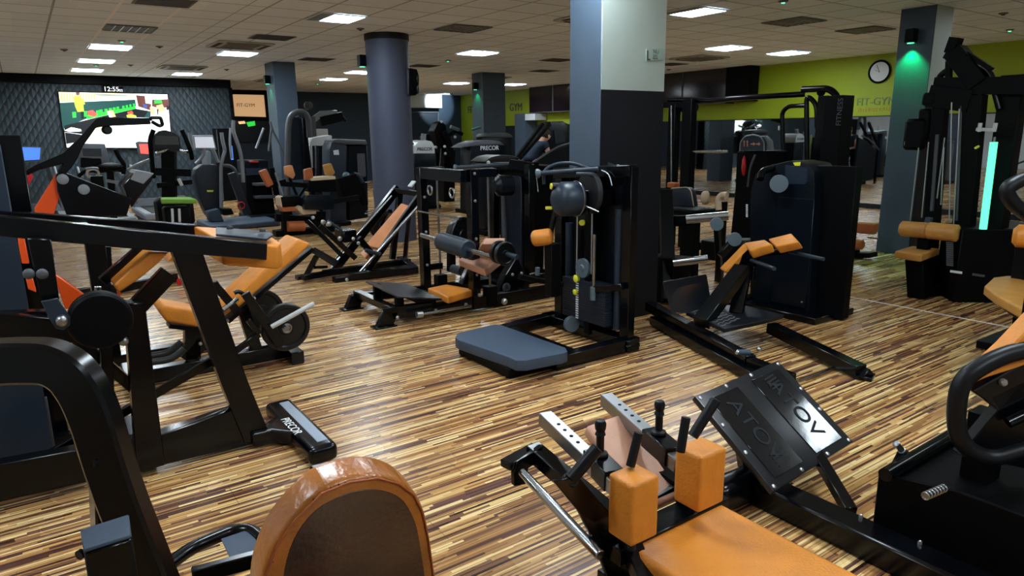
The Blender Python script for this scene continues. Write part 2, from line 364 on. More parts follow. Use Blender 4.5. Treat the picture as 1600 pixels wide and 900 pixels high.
# ---------------------------------------------------------------- setting
XR, YS, YB, XL, YN, XE = 14.1, 19.4, 23.4, -3.2, -4.6, 4.66
struct('floor', 'floor', ('hexa', [(XL - .1, YN - .1, -.1), (XR + .1, YN - .1, -.1), (XR + .1, YB + .1, -.1), (XL - .1, YB + .1, -.1), (XL - .1, YN - .1, 0), (XR + .1, YN - .1, 0), (XR + .1, YB + .1, 0), (XL - .1, YB + .1, 0)], 0))
struct('ceiling', 'ceil', ('hexa', [(XL - .1, YN - .1, CEIL), (XR + .1, YN - .1, CEIL), (XR + .1, YB + .1, CEIL), (XL - .1, YB + .1, CEIL), (XL - .1, YN - .1, CEIL + .1), (XR + .1, YN - .1, CEIL + .1), (XR + .1, YB + .1, CEIL + .1), (XL - .1, YB + .1, CEIL + .1)], 0))
def wall(name, m, x0, y0, x1, y1, z0=0, z1=CEIL, label=None): return struct(name, m, ('box', ((x0 + x1) / 2, (y0 + y1) / 2, (z0 + z1) / 2), (x1 - x0, y1 - y0, z1 - z0), 0), label=label)
wall('wall_front', 'tri', XL, YS, XE, YS + .25, label='dark wall of triangle relief panels behind the big screen')
wall('trim_1', 'matte', XL, YS - .16, XE + .02, YS - .001, 2.84, CEIL, label='black bulkhead along the top of the triangle panelled wall')
wall('trim_2', 'matte', XE, YS - .06, XE + .07, YS + .26, 0, 2.84, label='black end post of the triangle panelled wall')
wall('wall_back', 'navy', XE, YB, XR, YB + .1, label='dark blue far wall behind the columns')
wall('wall_right', 'limewall', XR, YN, XR + .1, YB, label='lime green wall above the long mirror')
wall('wall_left', 'pale', XL - .1, YN, XL, YB)
wall('wall_near', 'pale', XL, YN - .1, XR, YN)
wall('window_1', 'mirror', XR - .012, YN + .1, XR - .001, 21.6, 0.10, 1.83, label='long wall mirror below the lime green band')
wall('baseboard_right', 'darkcol', XR - .02, YN, XR - .0005, YB, 0, 0.10)
wall('trim_3', 'darkcol', XR - .02, YN + .1, XR - .0005, 21.6, 1.83, 1.85, label='black strip along the top of the long mirror')
wall('wall_bulkhead', 'gloss', 13.75, 10.75, XR - .03, 18.5, 2.22, CEIL - .002, label='glossy dark bulkhead under the ceiling by the lime wall')
wall('trim_4', 'matte', 13.72, 10.1, XR - .03, 10.749, 2.25, CEIL - .002, label='matt black end box of the glossy bulkhead')
for k in range(1, 6): wall('trim_%d' % (4 + k), 'greytrim', 13.742, 10.75 + k * 1.3, 13.7495, 10.80 + k * 1.3, 2.24, CEIL - .004)
wall('trim_10', 'greytrim', 13.735, 10.75, 13.749, 18.5, 2.22, 2.245)
wall('trim_24', 'slate', 13.62, 18.55, XR - .03, 19.15, 0, 2.22, label='slate wall pier left of the glossy bulkhead end')
wall('trim_25', 'white', 13.60, 18.0, XR - .04, 18.54, 2.0, 2.2, label='pale block beside the wall pier')
# bright plaster bulkhead and framed mirror on the far wall
wall('trim_11', 'white', 11.15, YB - .3, 13.1, YB - .001, 2.55, CEIL - .002, label='white plaster bulkhead high on the far wall')
# columns
def column(name, label, m, x0, y0, x1, y1, z1=CEIL):
    return struct(name, m, ('box', ((x0 + x1) / 2, (y0 + y1) / 2, z1 / 2), (x1 - x0, y1 - y0, z1), .006), label=label)
CX0, CX1, CY0, CY1 = 3.78, 4.49, 4.15, 4.53
def two_tone(name, label, x0, y0, x1, y1, zc):
    o = column(name, label, 'slate', x0, y0, x1, y1)
    wall('trim_' + name, 'whitewall', x0 + .004, y0 - .006, x1 - .001, y0 - .0005, zc, CEIL - .001, label='pale upper face of the ' + label)
    wall('trim_lower_' + name, 'darkcol', x0 + .002, y0 - .006, x1 - .001, y0 - .0005, 0, zc, label='navy lower face of the ' + label)
two_tone('column', 'wide square column in the middle of the room', CX0, CY0, CX1, CY1, 1.925)
two_tone('column', 'square column by the lime green wall', 9.15, 4.17, 9.58, 4.585, 1.96)
column('column', 'square slate column with a green lamp left of the round column', 'slate', 4.28, 14.2, 4.72, 14.75)
column('column', 'dark square column with a green lamp in front of the lime wall', 'slate', 9.28, 14.35, 9.93, 14.85)
struct('column', 'bluecol', ('cyl', (4.62, 9.72, 0), (4.62, 9.72, CEIL), .315, None, 48), label='round slate blue column')
struct('trim_12', 'darkcol', ('cyl', (4.62, 9.72, 2.94), (4.62, 9.72, CEIL - .001), .325, None, 48), label='dark collar at the top of the round column')
# white tape line on the floor
struct('trim_13', 'tape', ('box', (6.42, 1.9, .001), (.022, 5.2, .002), 0), label='thin white tape line across the striped floor')
struct('trim_14', 'tape', ('box', (8.0, 4.35, .001), (2.2, .018, .002), 0), label='thin pale tape line near the right column')

# ---------------------------------------------------------------- ceiling fittings
def lamp(name_xy, label, sx=.58, sy=.58, half=False, lit=True, m='glow'):
    x, y = name_xy
    t = thing('ceiling_light', label, 'ceiling light', (x, y, CEIL - .002), 'square louvred ceiling lights')
    z = CEIL - .004
    part(t, 'frame', 'white' if lit else 'ventgrey', ('box', (x, y - sy / 2, z - .006), (sx + .02, .02, .014), .002), ('box', (x, y + sy / 2, z - .006), (sx + .02, .02, .014), .002), ('box', (x - sx / 2, y, z - .006), (.02, sy - .02, .014), .002), ('box', (x + sx / 2, y, z - .006), (.02, sy - .02, .014), .002))
    if lit:
        x0 = x - sx / 2 + .01 + (sx * .34 if half else 0)
        part(t, 'diffuser', m, ('box', ((x0 + x + sx / 2 - .01) / 2, y, z - .005), (x + sx / 2 - .01 - x0, sy - .03, .006), 0))
        if half: part(t, 'louvre', 'louvre', *[('box', (x - sx / 2 + .02 + k * .03, y, z - .006), (.012, sy - .03, .012), 0) for k in range(6)])
    else:
        part(t, 'back_panel', 'ventgrey', ('box', (x, y, z - .002), (sx - .02, sy - .02, .003), 0))
        part(t, 'louvre', 'louvre', *[('box', (x - sx / 2 + k * sx / 6, y, z - .007), (.012, sy - .03, .012), 0) for k in range(1, 6)], *[('box', (x, y - sy / 2 + k * sy / 6, z - .007), (sx - .03, .012, .012), 0) for k in range(1, 6)])
    return t
for xy, lb, hf in [((3.43, 8.65), 'lit ceiling light nearest the round column, left of it', True), ((7.05, 11.05), 'lit ceiling light between the round column and the middle column', False),
               ((6.97, 6.0), 'big lit ceiling light right of the middle column', True), ((10.55, 8.25), 'narrow lit ceiling light in front of the glossy bulkhead', False), ((12.28, 8.2), 'lit ceiling light closest to the lime wall and clock', False),
               ((1.41, 13.2), 'lit ceiling light nearest in the left row of three', False), ((1.41, 15.65), 'lit ceiling light in the middle of the left row of three', False), ((1.41, 17.8), 'lit ceiling light directly in front of the big screen wall', False),
               ((3.37, 13.2), 'lit ceiling light before the air conditioner, right of the left row', False), ((3.4, 17.9), 'small far lit ceiling light above the right end of the screen wall', False), ((6.95, 17.95), 'far lit ceiling light right of the left square column', False), ((6.74, 15.7), 'lit ceiling light half hidden by the left edge of the round column', False), ((10.6, 17.8), 'far lit ceiling light above the white bulkhead', False), ((12.4, 17.5), 'far lit ceiling light right of the dark square column', False)]:
    lamp(xy, lb, half=hf)
for xy in [(3.43, 4.0), (1.41, 6.2), (3.43, 1.28), (1.0, 2.9), (3.43, -1.4), (1.41, -1.0), (-1.6, 2.6), (-1.6, 7.0)]:  # unseen lamps added to brighten the foreground, partly in line with the rows
    lamp(xy, 'unseen lit ceiling light overhead, added for more light')
for xy in [(7.05, 0.5), (10.55, 3.25)]: lamp(xy, 'dim lit ceiling light overhead, outside the photograph', m='glowdim')
for xy, lb in [((1.42, 10.85), 'unlit louvred ceiling light with a reddish grille in the left row'), ((8.79, 5.82), 'unlit louvred ceiling light right of the middle column'), ((10.45, 5.73), 'unlit louvred ceiling light left of the green lit column'), ((5.25, 8.6), 'unlit green tinted ceiling panel right of the round column')]:
    lamp(xy, lb, lit=False)
def vent(x, y, label, sx=.58, sy=.5):
    t = thing('ceiling_vent', label, 'ceiling vent', (x, y, CEIL - .002), 'grey ceiling vents'); z = CEIL - .004
    part(t, 'backing', 'ventgrey', ('box', (x, y, z - .003), (sx, sy, .005), .001))
    part(t, 'slats', 'greytrim', *[('box', (x, y - sy / 2 + (k + .5) * sy / 7, z - .008), (sx - .06, .018, .006), 0) for k in range(7)])
for x, y, lb in [(1.49, 8.6, 'grey ceiling vent at the top edge of the photo, nearest the left row of lights'), (3.28, 10.8, 'grey ceiling vent left of the round column, above the air conditioner'), (4.88, 13.4, 'grey ceiling vent between the left square column and the round column'), (7.3, 13.6, 'grey ceiling vent just right of the round column'), (9.1, 11.3, 'grey ceiling vent beside the left face of the middle column'), (8.9, 9.4, 'grey ceiling vent touching the middle column on its left'), (10.4, 13.4, 'grey ceiling vent above the dark square column'), (10.9, 11.8, 'small grey ceiling vent left of the middle column, farther back'), (11.9, 10.8, 'grey ceiling vent right of the middle column near the bulkhead')]:
    vent(x, y, lb)
def air_con(x, y, label):
    t = thing('air_conditioner', label, 'air conditioner', (x, y, CEIL - .002), 'ceiling air conditioners'); z = CEIL - .003
    part(t, 'panel', 'acbeige', ('box', (x, y, z - .012), (.86, .86, .022), .008))
    part(t, 'grille', 'midgrey', ('box', (x, y, z - .026), (.5, .5, .006), .002))
    for a, b_ in ((-.36, 0), (.36, 0), (0, -.36), (0, .36)):
        part(t, 'slot', 'matte', ('box', (x + a, y + b_, z - .024), (.07 if a else .58, .58 if a else .07, .005), 0))
air_con(3.0, 16.2, 'ceiling air conditioner before the screen wall right end'); air_con(3.1, 11.9, 'ceiling air conditioner left of the left square column, nearer one')
air_con(5.7, 18.9, 'far ceiling air conditioner right of the left square column'); air_con(10.3, 15.6, 'ceiling air conditioner left of the dark square column')
air_con(6.3, 5.75 + 1.2, 'ceiling air conditioner beside the left face of the middle column'); air_con(11.4, 9.6, 'ceiling air conditioner before the glossy bulkhead')
def detector(x, y, label, green=False):
    t = thing('ceiling_sensor', label, 'sensor', (x, y, CEIL - .002), 'small round ceiling sensors')
    part(t, 'base', 'ventgrey', ('lathe', (x, y, CEIL - .003), (0, 0, -1), [(0, .055), (.008, .055), (.018, .035), (.02, .015)]))
    part(t, 'lens', 'greenglow' if green else 'darkgrey', ('lathe', (x, y, CEIL - .022), (0, 0, -1), [(0, .024), (.008, .02), (.012, .008)]), label='lit green lens' if green else None)
for px, py, g, lb in [(190, 63, 1, 'green lit ceiling sensor between the left row vent and the first lamp'), (150, 101, 1, 'green lit ceiling sensor between the second and third left row lamps'), (700, 94, 1, 'green lit ceiling sensor right of the round column'), (496, 130, 1, 'green lit ceiling sensor right of the left square column'), (1578, 46, 1, 'green lit ceiling sensor right of the green lit column'), (1224, 1, 1, 'green lit ceiling sensor at the top edge right of the middle column'), (100, 77, 0, 'dark round ceiling sensor left of the left row of lights'), (249, 72, 0, 'dark round ceiling sensor right of the first left row lamp'), (204, 101, 0, 'small dark ceiling sensor right of the second left row lamp'), (563, 44, 0, 'round ceiling sensor just above the round column'), (1045, 108, 0, 'round ceiling sensor right of the middle column'), (354, 108, 0, 'dark round ceiling sensor near the top right of the screen wall'), (1568, 20, 0, 'dark round ceiling sensor in the top right corner')]:
    p = fz(px, py, CEIL); detector(p.x, p.y, lb, g)

# green uplights on columns
def column_lamp(x, y, z, dirv, label, power=10, vis=True):
    t = thing('column_lamp', label, 'lamp', (x, y, z), 'green lamps on the columns'); d = Vector(dirv)
    part(t, 'housing', 'matte', ('box', Vector((x, y, z)) + d * .06, (.11, .11, .16), .006))
    part(t, 'bulb', 'greenglow', ('cyl', Vector((x, y, z - .082)) + d * .06, Vector((x, y, z - .09)) + d * .06, .04))
    ld = bpy.data.lights.new('green_spot', 'SPOT'); ld.energy = power; ld.color = (0.0, 1.0, 0.24); ld.spot_size = math.radians(95); ld.spot_blend = 0.6; ld.shadow_soft_size = 0.03
    lo = bpy.data.objects.new('green_spot', ld); C.objects.link(lo); lo.location = Vector((x, y, z - .1)) + d * .075 - V(t.location); lo.parent = t
    return t
column_lamp(9.15, 4.40, 2.70, (-1, 0, 0), 'green lamp shining down the column by the clock', 60)
column_lamp(4.28, 14.45, 2.70, (-1, 0, 0), 'green lamp on the left square column by the screen wall', 14)
column_lamp(9.28, 14.6, 2.72, (-1, 0, 0), 'green lamp on the dark square column', 14)
column_lamp(4.62 - .315 * .93, 9.72 + .315 * .35, 2.66, (-.93, .35, 0), 'small green lamp on the left side of the round column', 3)
# ================================================================ foreground machines
def at(pts, plane, val): return [{'x': fx, 'y': fy, 'z': fz}[plane](a, b, val) for a, b in pts]
def yp(val, *pts): return at(pts, 'y', val)
def xp(val, *pts): return at(pts, 'x', val)
def zp(val, *pts): return at(pts, 'z', val)
def fpl(px, py, P, N):
    r = ray(px, py); o = Vector((0, 0, EYE)); N = Vector(N); return o + r * ((Vector(P) - o).dot(N) / r.dot(N))
def bolt_y(p, r=.014, out=-1): return ('lathe', p, (0, out, 0), [(-.006, r), (.006, r), (.012, r * .7), (.014, r * .3)], )
def bolts(parent, pts, r=.014, axis=(0, -1, 0), m='bolt', name='bolt'):
    for p in pts: part(parent, name, m, ('lathe', p, axis, [(-.004, r), (.005, r), (.011, r * .72), (.013, r * .3)], 14))

# ---- lever bench with shoulder blocks (front, right of centre)
K = 1.09
def k_(x, y, z): return Vector((x * K, y * K, EYE + (z - EYE) * K))
t = thing('lever_bench', 'tan padded bench with two upright shoulder blocks and black grips, at the bottom centre right', 'gym machine', (1.5, 1.1, 0))
part(t, 'seat', 'orange', ('pad', [k_(1.2, 1.2, .5), k_(1.59, 1.2, .5), k_(1.59, .30, .5), k_(1.2, .30, .5)], .075, .022))
part(t, 'seat_board', 'matte', ('hexa', [k_(1.22, .32, .405), k_(1.57, .32, .405), k_(1.57, 1.18, .405), k_(1.22, 1.18, .405), k_(1.22, .32, .43), k_(1.57, .32, .43), k_(1.57, 1.18, .43), k_(1.22, 1.18, .43)], .003))
def block(parent, x0, x1, y0, y1, z0, z1, skew=0.0):
    a = [k_(x0, y0, z0), k_(x1, y0 + skew, z0), k_(x1, y1 + skew, z0), k_(x0, y1, z0)]
    b = [k_(x0, y0, z1), k_(x1, y0 + skew, z1), k_(x1, y1 + skew, z1), k_(x0, y1, z1)]
    return part(parent, 'shoulder_block', 'orange', ('hexa', a + b, .014, 3))
block(t, 1.135, 1.235, 1.105, 1.195, .56, .735); block(t, 1.395, 1.505, 1.105, 1.20, .565, .735)
part(t, 'back_board', 'pink', ('pad', [k_(1.345, 1.26, .515), k_(1.515, 1.26, .515), k_(1.535, 1.54, .685), k_(1.36, 1.535, .685)], .045, .016), label='worn pinkish pad under clear film')
for x, xe in ((1.19, 1.285), (1.43, 1.555)):
    b = part(t, 'adjusting_bar', 'steel', ('bar', k_(x + .01, 1.21, .655), k_(xe, 1.655, .688), .05, .05, .003))
    holes = [k_(x + .01 + (xe - x - .01) * q, 1.21 + .445 * q, .655 + .033 * q) + V((0, 0, .0262)) for q in (.52, .61, .70, .79)]
    part(b, 'hole', 'matte', *[('cyl', h - V((0, 0, .002)), h + V((0, 0, .0006)), .0065, None, 12) for h in holes])
    c0 = k_(x + .032, 1.30, .667)
    part(t, 'clamp_sleeve', 'black', ('bar', c0 - V((.012, .055, .003)), c0 + V((.022, .085, .007)), .066, .066, .003))
    pn = c0 + V((.012, .035, .04))
    part(t, 'locking_pin', 'rubber', ('lathe', pn, (0, 0, 1), [(0, .026), (.006, .024), (.010, .0125), (.062, .0125), (.066, .017), (.078, .013), (.084, .0165), (.102, .0185), (.112, .014), (.114, .004)]))
part(t, 'grip', 'rubber', ('tube', [fz(934, 700, .735), fz(893, 748, .655)], .019), ('cyl', fz(893, 748, .655), fz(888, 753, .64), .022))
part(t, 'grip', 'rubber', ('tube', [fz(1118, 626, .80), fz(1082, 682, .70)], .0165), ('ring', fz(1118, 626, .80), (fz(1118, 626, .80) - fz(1082, 682, .70)), .0125, .004))
part(t, 'peg', 'rubber', ('tube', [fz(998, 676, .76), fz(985, 728, .665)], .0135)); part(t, 'peg', 'rubber', ('tube', [fz(1072, 652, .79), fz(1063, 706, .69)], .0135))
part(t, 'frame', 'black',
     ('bar', k_(1.10, 1.62, .59), k_(1.24, 1.64, .60), .05, .03), ('bar', k_(1.22, 1.64, .60), k_(1.235, 1.22, .52), .06, .055), ('bar', k_(1.235, 1.24, .52), k_(1.135, .93, .36), .06, .05),
     ('bar', k_(1.16, 1.21, .485), k_(1.62, 1.21, .485), .09, .055), ('bar', k_(1.47, 1.55, .60), k_(1.54, 1.22, .50), .06, .055),
     ('bar', k_(1.235, 1.22, .50), k_(1.235, 1.22, .63), .05, .05), ('bar', k_(1.50, 1.24, .50), k_(1.50, 1.24, .64), .05, .05),
     ('bar', k_(1.30, 1.30, .5), k_(1.50, 1.30, .52), .05, .04), ('bar', (1.52, .28, .24), (1.52, 1.30, .24), .09, .07), ('bar', (1.52, .5, .06), (1.52, .5, .29), .08, .08), ('bar', (1.52, 1.28, .06), (1.52, 1.28, .36), .08, .08),
     ('bar', (1.52, .2, .04), (1.52, 1.6, .04), .09, .08), ('bar', (1.25, 1.5, .04), (1.8, 1.5, .04), .08, .08), ('bar', (1.25, .3, .04), (1.8, .3, .04), .08, .08))
part(t, 'side_plate', 'black', ('prism', yp(1.33, (905, 745), (952, 800), (1000, 905), (950, 905), (930, 850), (905, 800), (865, 752)), (.0, .014, 0), .003))
part(t, 'end_plate', 'black', ('prism', [fy(803, 740, 1.74), fy(808, 722, 1.74), fy(848, 697, 1.74), fy(848, 718, 1.74), fy(826, 732, 1.74), fy(822, 757, 1.74), fy(804, 760, 1.74)], (0, .02, 0), .002))
part(t, 'weight_post', 'chrome', ('cyl', fy(816, 738, 1.72), fy(938, 868, 1.28), .0165, None, 24, True, .004), label='polished chrome post')
bolts(t, [k_(1.235, 1.22, .655), k_(1.19, 1.16, .515)], .016, (0, 0, 1), 'rubber')

# ---- foot plate machine (front right)
t = thing('footplate_machine', 'wide riveted black foot plate on a long floor rail, lower right', 'gym machine', (2.6, 1.2, 0))
A, B_, Cc, D_ = fz(1083, 610, .455), fz(1220, 571, .455), fz(1336, 690, .16), fz(1205, 768, .16)
ux = (B_ - A + Cc - D_).normalized(); uy = (A - D_ + B_ - Cc).normalized(); un = ux.cross(uy).normalized(); ux = uy.cross(un)
O = (A + B_ + Cc + D_) / 4; W2, H2 = ((B_ - A).length + (Cc - D_).length) / 4, ((A - D_).length + (B_ - Cc).length) / 4
def pl(u, v, w_=0): return O + ux * (u * W2) + uy * (v * H2) + un * w_
fp = part(t, 'foot_plate', 'tread', ('hexa', [pl(-1, -1, -.03), pl(1, -1, -.03), pl(1, 1, -.03), pl(-1, 1, -.03), pl(-1, -1), pl(1, -1), pl(1, 1), pl(-1, 1)], .006, 2))
M['platedark'] = mat('worn_black_steel', (0.004, 0.006, 0.009), 0.10, spec=0.7, bump=.04, bscale=12)
M['platelet'] = mat('ribbed_black_rubber', (0.008, 0.011, 0.015), 0.5, spec=.25)
for u0, u1 in ((-.83, -.18), (.16, .84)):
    part(fp, 'inset_panel', 'platedark', ('hexa', [pl(u0, -.84, .0), pl(u1, -.84, .0), pl(u1, .84, .0), pl(u0, .84, .0), pl(u0, -.84, .004), pl(u1, -.84, .004), pl(u1, .84, .004), pl(u0, .84, .004)], .0012))
for u, v in [(-.94, .93), (-.94, .33), (-.94, -.25), (-.94, -.93), (-.35, .94), (.25, .94), (.94, .93), (.94, .3), (.94, -.2), (.94, -.93), (.35, -.94), (-.3, -.94)]:
    part(fp, 'rivet', 'bolt', ('lathe', pl(u, v, 0), un, [(-.002, .011), (.003, .010), (.006, .005)], 12))
for uu, body in ((-.5, 'ATOV'), (.5, 'ATOV')):
    text_mesh(fp, 'raised_lettering', body, 'platelet', pl(uu, .02, .0045), -uy, ux, .12, .0022)
for rb_ in [*[('hexa', [pl(-.62 + k * .0, -.5 - k * .075, .003), pl(-.36, -.47 - k * .075, .003), pl(-.36, -.44 - k * .075, .003), pl(-.62, -.47 - k * .075, .003), pl(-.62, -.5 - k * .075, .007), pl(-.36, -.47 - k * .075, .007), pl(-.36, -.44 - k * .075, .007), pl(-.62, -.47 - k * .075, .007)], 0) for k in range(4)],
     *[('hexa', [pl(.38, .5 + k * .075, .003), pl(.64, .53 + k * .075, .003), pl(.64, .56 + k * .075, .003), pl(.38, .53 + k * .075, .003), pl(.38, .5 + k * .075, .007), pl(.64, .53 + k * .075, .007), pl(.64, .56 + k * .075, .007), pl(.38, .53 + k * .075, .007)], 0) for k in range(4)]]: part(fp, 'rib', 'platelet', rb_)
part(t, 'floor_rail', 'black', ('bar', (2.46, 1.74, .055), (2.46, .2, .055), .13, .11, .012), ('bar', (2.2, 1.68, .075), (2.68, 1.66, .075), .13, .13, .05, (0, 0, 1), None, None, 4))
part(t, 'plate_support', 'black', ('bar', pl(-.3, .5, -.055), (2.5, 1.72, .08), .06, .06)); part(t, 'plate_strut', 'black', ('bar', pl(.42, -.62, -.05), (2.54, 1.26, .09), .05, .045))
bolts(t, [(2.5, .98, .113), (2.5, .62, .113), (2.5, 1.2, .113)], .008, (0, 0, 1))

# ---- black loop handle machine at the right edge
t = thing('pulling_machine', 'black machine with thick loop handle and orange arm, lower right corner', 'gym machine', (3.2, 1.3, 0))
Lp = (2.6, 1.0, 0); Ln = Vector((.56, .80, 0)).normalized()
lp = lambda a, b: fpl(a, b, (2.55, .98, 0), Ln)
part(t, 'loop_handle', 'rubber', ('tube', [lp(1640, 538), lp(1560, 556), lp(1502, 592), lp(1493, 640), lp(1497, 690), lp(1540, 720), lp(1640, 690)], .031, .09, 20))
part(t, 'arm', 'orangepaint' if False else 'orange', ('prism', [lp(1513, 604), lp(1578, 545), lp(1640, 480), lp(1640, 560), lp(1545, 590)], Ln * .08, .006), label='orange padded arm')
part(t, 'lever', 'black', ('prism', [lp(1520, 612), lp(1640, 545), lp(1640, 740), lp(1500, 712), lp(1560, 640)], Ln * .05, .004))
part(t, 'lever_cap', 'shroud', ('prism', [lp(1548, 622), lp(1640, 575), lp(1640, 600), lp(1560, 640)], Ln * .04, .003))
part(t, 'pivot_tube', 'black', ('tube', [lp(1565, 655) - Ln * .03, lp(1640, 620) - Ln * .03], .02))
bolts(t, [lp(1566, 597) - Ln * .003, lp(1588, 642) - Ln * .03], .014, tuple(-Ln))
part(t, 'frame', 'matte', ('bar', lp(1575, 660) + Ln * .1, Vector((lp(1575, 660).x, lp(1575, 660).y, 0)) + Ln * .1, .1, .1), ('bar', Vector((lp(1500, 700).x, lp(1500, 700).y, .035)) + Ln * .1, Vector((3.6, .35, .035)) + Ln * .1, .1, .07))
part(t, 'body', 'matte', ('prism', [fz(1372, 738, .31), fz(1482, 684, .31), (3.35, .95, .31), (3.35, .2, .31), (2.62, .2, .31), (2.62, .92, .31)], (0, 0, -.31), .006))
part(t, 'round_rail', 'black', ('tube', [fz(1383, 742, .34), fz(1482, 683, .34), (3.33, 1.12, .34)], .026))
part(t, 'knob_bracket', 'black', ('bar', fz(1411, 708, .355), fz(1430, 722, .33), .03, .03), ('bar', fz(1411, 708, .35), fz(1400, 730, .325), .035, .03)); part(t, 'knob', 'steel', ('lathe', fz(1411, 706, .36), fz(1400, 693, .40) - fz(1411, 706, .36), [(0, .014), (.012, .015), (.014, .012), (.05, .012), (.055, .014), (.06, .006)]))
c0, c1 = fz(1446, 775, .345), fz(1474, 763, .345)
part(t, 'spring', 'chrome', *[('ring', c0 + (c1 - c0) * k / 6, c1 - c0, .0125, .0032, 18, 8) for k in range(7)], ('cyl', c0, c1, .009))
q = lambda a, b: fpl(a, b, (3.2, 1.28, 0), Ln)
t = thing('grip_machine', 'glossy black curved grip of a machine, sweeping down before the cable tower', 'gym machine', (3.5, 1.2, 0))
part(t, 'curved_grip', 'rubber', ('tube', [q(1640, 268), q(1592, 282), q(1570, 296), q(1582, 318), q(1640, 362)], .030, .08, 18))
part(t, 'upright', 'matte', ('bar', q(1655, 262), Vector((q(1655, 262).x, q(1655, 262).y, 0)), .08, .08))

# ---- seat with rounded back pad at the lower left
t = thing('seated_press', 'seat seen from behind, its rounded tan back pad wrapped in film, bottom edge', 'gym machine', (.55, 1.4, 0))
out = [(400, 1000), (408, 905), (426, 855), (455, 812), (500, 767), (545, 749), (590, 743), (626, 752), (650, 770), (664, 797), (674, 845), (682, 905), (694, 1000)]
M['filmpad'] = mat('tan_leather_under_film', srgb(176, 104, 34), 0.3, spec=0.6, coat=0.5, bump=0.3, bscale=60, noise=0.35, nscale=5)
PB, PBN = (.5, 1.43, .85), Vector((0, 1, .28)).normalized()
def smooth_px(pts, bend=30): return [(p.x, p.y) for p in smooth_path([(a, b_, 0) for a, b_ in pts], bend, 4)]
part(t, 'back_pad', 'filmpad', ('prism', [fpl(a, b_, PB, PBN) for a, b_ in smooth_px(out)], PBN * .09, .016, 3))
sm_ = [(414, 905), (431, 857), (458, 816), (502, 771), (546, 753), (590, 747), (624, 756), (647, 773), (660, 799), (670, 847), (678, 905)]
M['darkpad'] = mat('darker_pad_under_film', srgb(62, 32, 14), 0.32, spec=0.6, coat=0.5, bump=0.3, bscale=50, noise=0.5, nscale=6)  # middle of the back pad drawn in a darker brown than its rim
part(t, 'dark_middle', 'darkpad', ('prism', [fpl(a, b_, PB, PBN) - PBN * .0015 for a, b_ in smooth_px([(446, 990), (440, 905), (455, 845), (490, 795), (545, 768), (590, 763), (628, 776), (650, 815), (664, 900), (672, 990)])], PBN * .003, .001), label='darker middle of the pad')
part(t, 'seam', 'rust', ('tube', [fpl(a, b_, PB, PBN) - PBN * .001 for a, b_ in sm_], .0028, .0), label='stitched seam')
part(t, 'post', 'black', ('hexa', [(.515, 1.64, 0), (.615, 1.64, 0), (.615, 1.69, 0), (.515, 1.69, 0), (.515, 1.64, .738), (.615, 1.64, .738), (.615, 1.69, .738), (.515, 1.69, .738)]), ('box', (.565, 1.69, .3), (.09, .03, .5)))
part(t, 'post_cap', 'silverpad', ('hexa', [fz(487, 728, .74), fz(541, 713, .74), fz(548, 721, .74), fz(495, 741, .74), fz(487, 728, .75), fz(541, 713, .75), fz(548, 721, .75), fz(495, 741, .75)], .002), label='bare metal end cap')
part(t, 'foot_frame', 'black', ('tube', zp(.30, (250, 893), (300, 855), (365, 828), (392, 828), (408, 842)), .022, .05), ('bar', (.56, 1.68, .04), (.56, .9, .04), .1, .08), ('bar', (.3, 1.68, .04), (.8, 1.68, .04), .08, .08), ('bar', fz(395, 840, .28), (.54, 1.64, .28), .05, .05), ('bar', fz(300, 900, .29), fz(420, 868, .29), .03, .05))
part(t, 'step', 'step', ('hexa', [fz(345, 842, .30), fz(393, 826, .30), fz(408, 864, .30), fz(362, 878, .30), fz(345, 842, .31), fz(393, 826, .31), fz(408, 864, .31), fz(362, 878, .31)], .002), label='small diamond pattern step')
PA, PN = Vector((-.05, 1.42, 0)), Vector((.5, .866, 0)).normalized()
g = lambda a, b: fpl(a, b, PA, PN)
t2 = thing('lever_arm_machine', 'black machine with a thick bent lever arm sweeping down at the lower left corner', 'gym machine', (0.0, 1.3, 0))
part(t2, 'bent_arm', 'black', ('rect', [g(-70, 572), g(20, 563), g(80, 564), g(112, 582), g(136, 618), g(152, 660), g(168, 715), g(190, 780), g(218, 850), g(262, 960)], .05, .075, .03, tuple(PN)))
z6 = .97
bq = [fz(126, 833, z6), fz(202, 809, z6), fz(206, 842, z6), fz(131, 866, z6)]
part(t2, 'weight_box', 'black', ('prism', bq, (0, 0, -.965), .003))
part(t2, 'box_lid', 'step', ('prism', [p + V((0, 0, .001)) for p in bq], (0, 0, .006), .002), label='slate blue lid')
part(t2, 'knob', 'rubber', ('cyl', fz(129, 864, .95), fz(123, 868, .95), .008))
part(t2, 'post', 'black', ('bar', (.07, 1.62, 0), (.07, 1.62, .62), .055, .07), ('bar', (-.35, 1.62, .04), (.3, 1.62, .04), .08, .08), ('bar', (.07, 1.62, .04), (.12, .9, .04), .08, .08), ('bar', g(262, 960), (g(262, 960).x, g(262, 960).y, 0), .08, .08), ('bar', (.02, 1.62, .55), g(165, 700), .05, .05))
part(t2, 'cable', 'cable', ('tube', [(.085, 1.58, .88), (.10, 1.56, .55)], .003))

# ---- slate weight-stack box at the left edge
t = thing('weight_tower', 'slate grey weight stack tower cut by the left edge', 'gym machine', (-.3, 4.05, 0))
xr = fz(85, 714, .02)
part(t, 'cover', 'shroudblue', ('box', (xr.x - .24, 4.03, .80), (.48, .04, 1.56), .004))
part(t, 'side_post', 'black', ('box', (-.10, 4.28, .81), (.22, .08, 1.62), .006), ('bar', (xr.x - .24, 4.1, .03), (xr.x - .24, 4.7, .03), .4, .06))
part(t, 'edge_strip', 'midgrey', ('box', (xr.x + .004, 4.045, .18), (.012, .03, .28), .002))

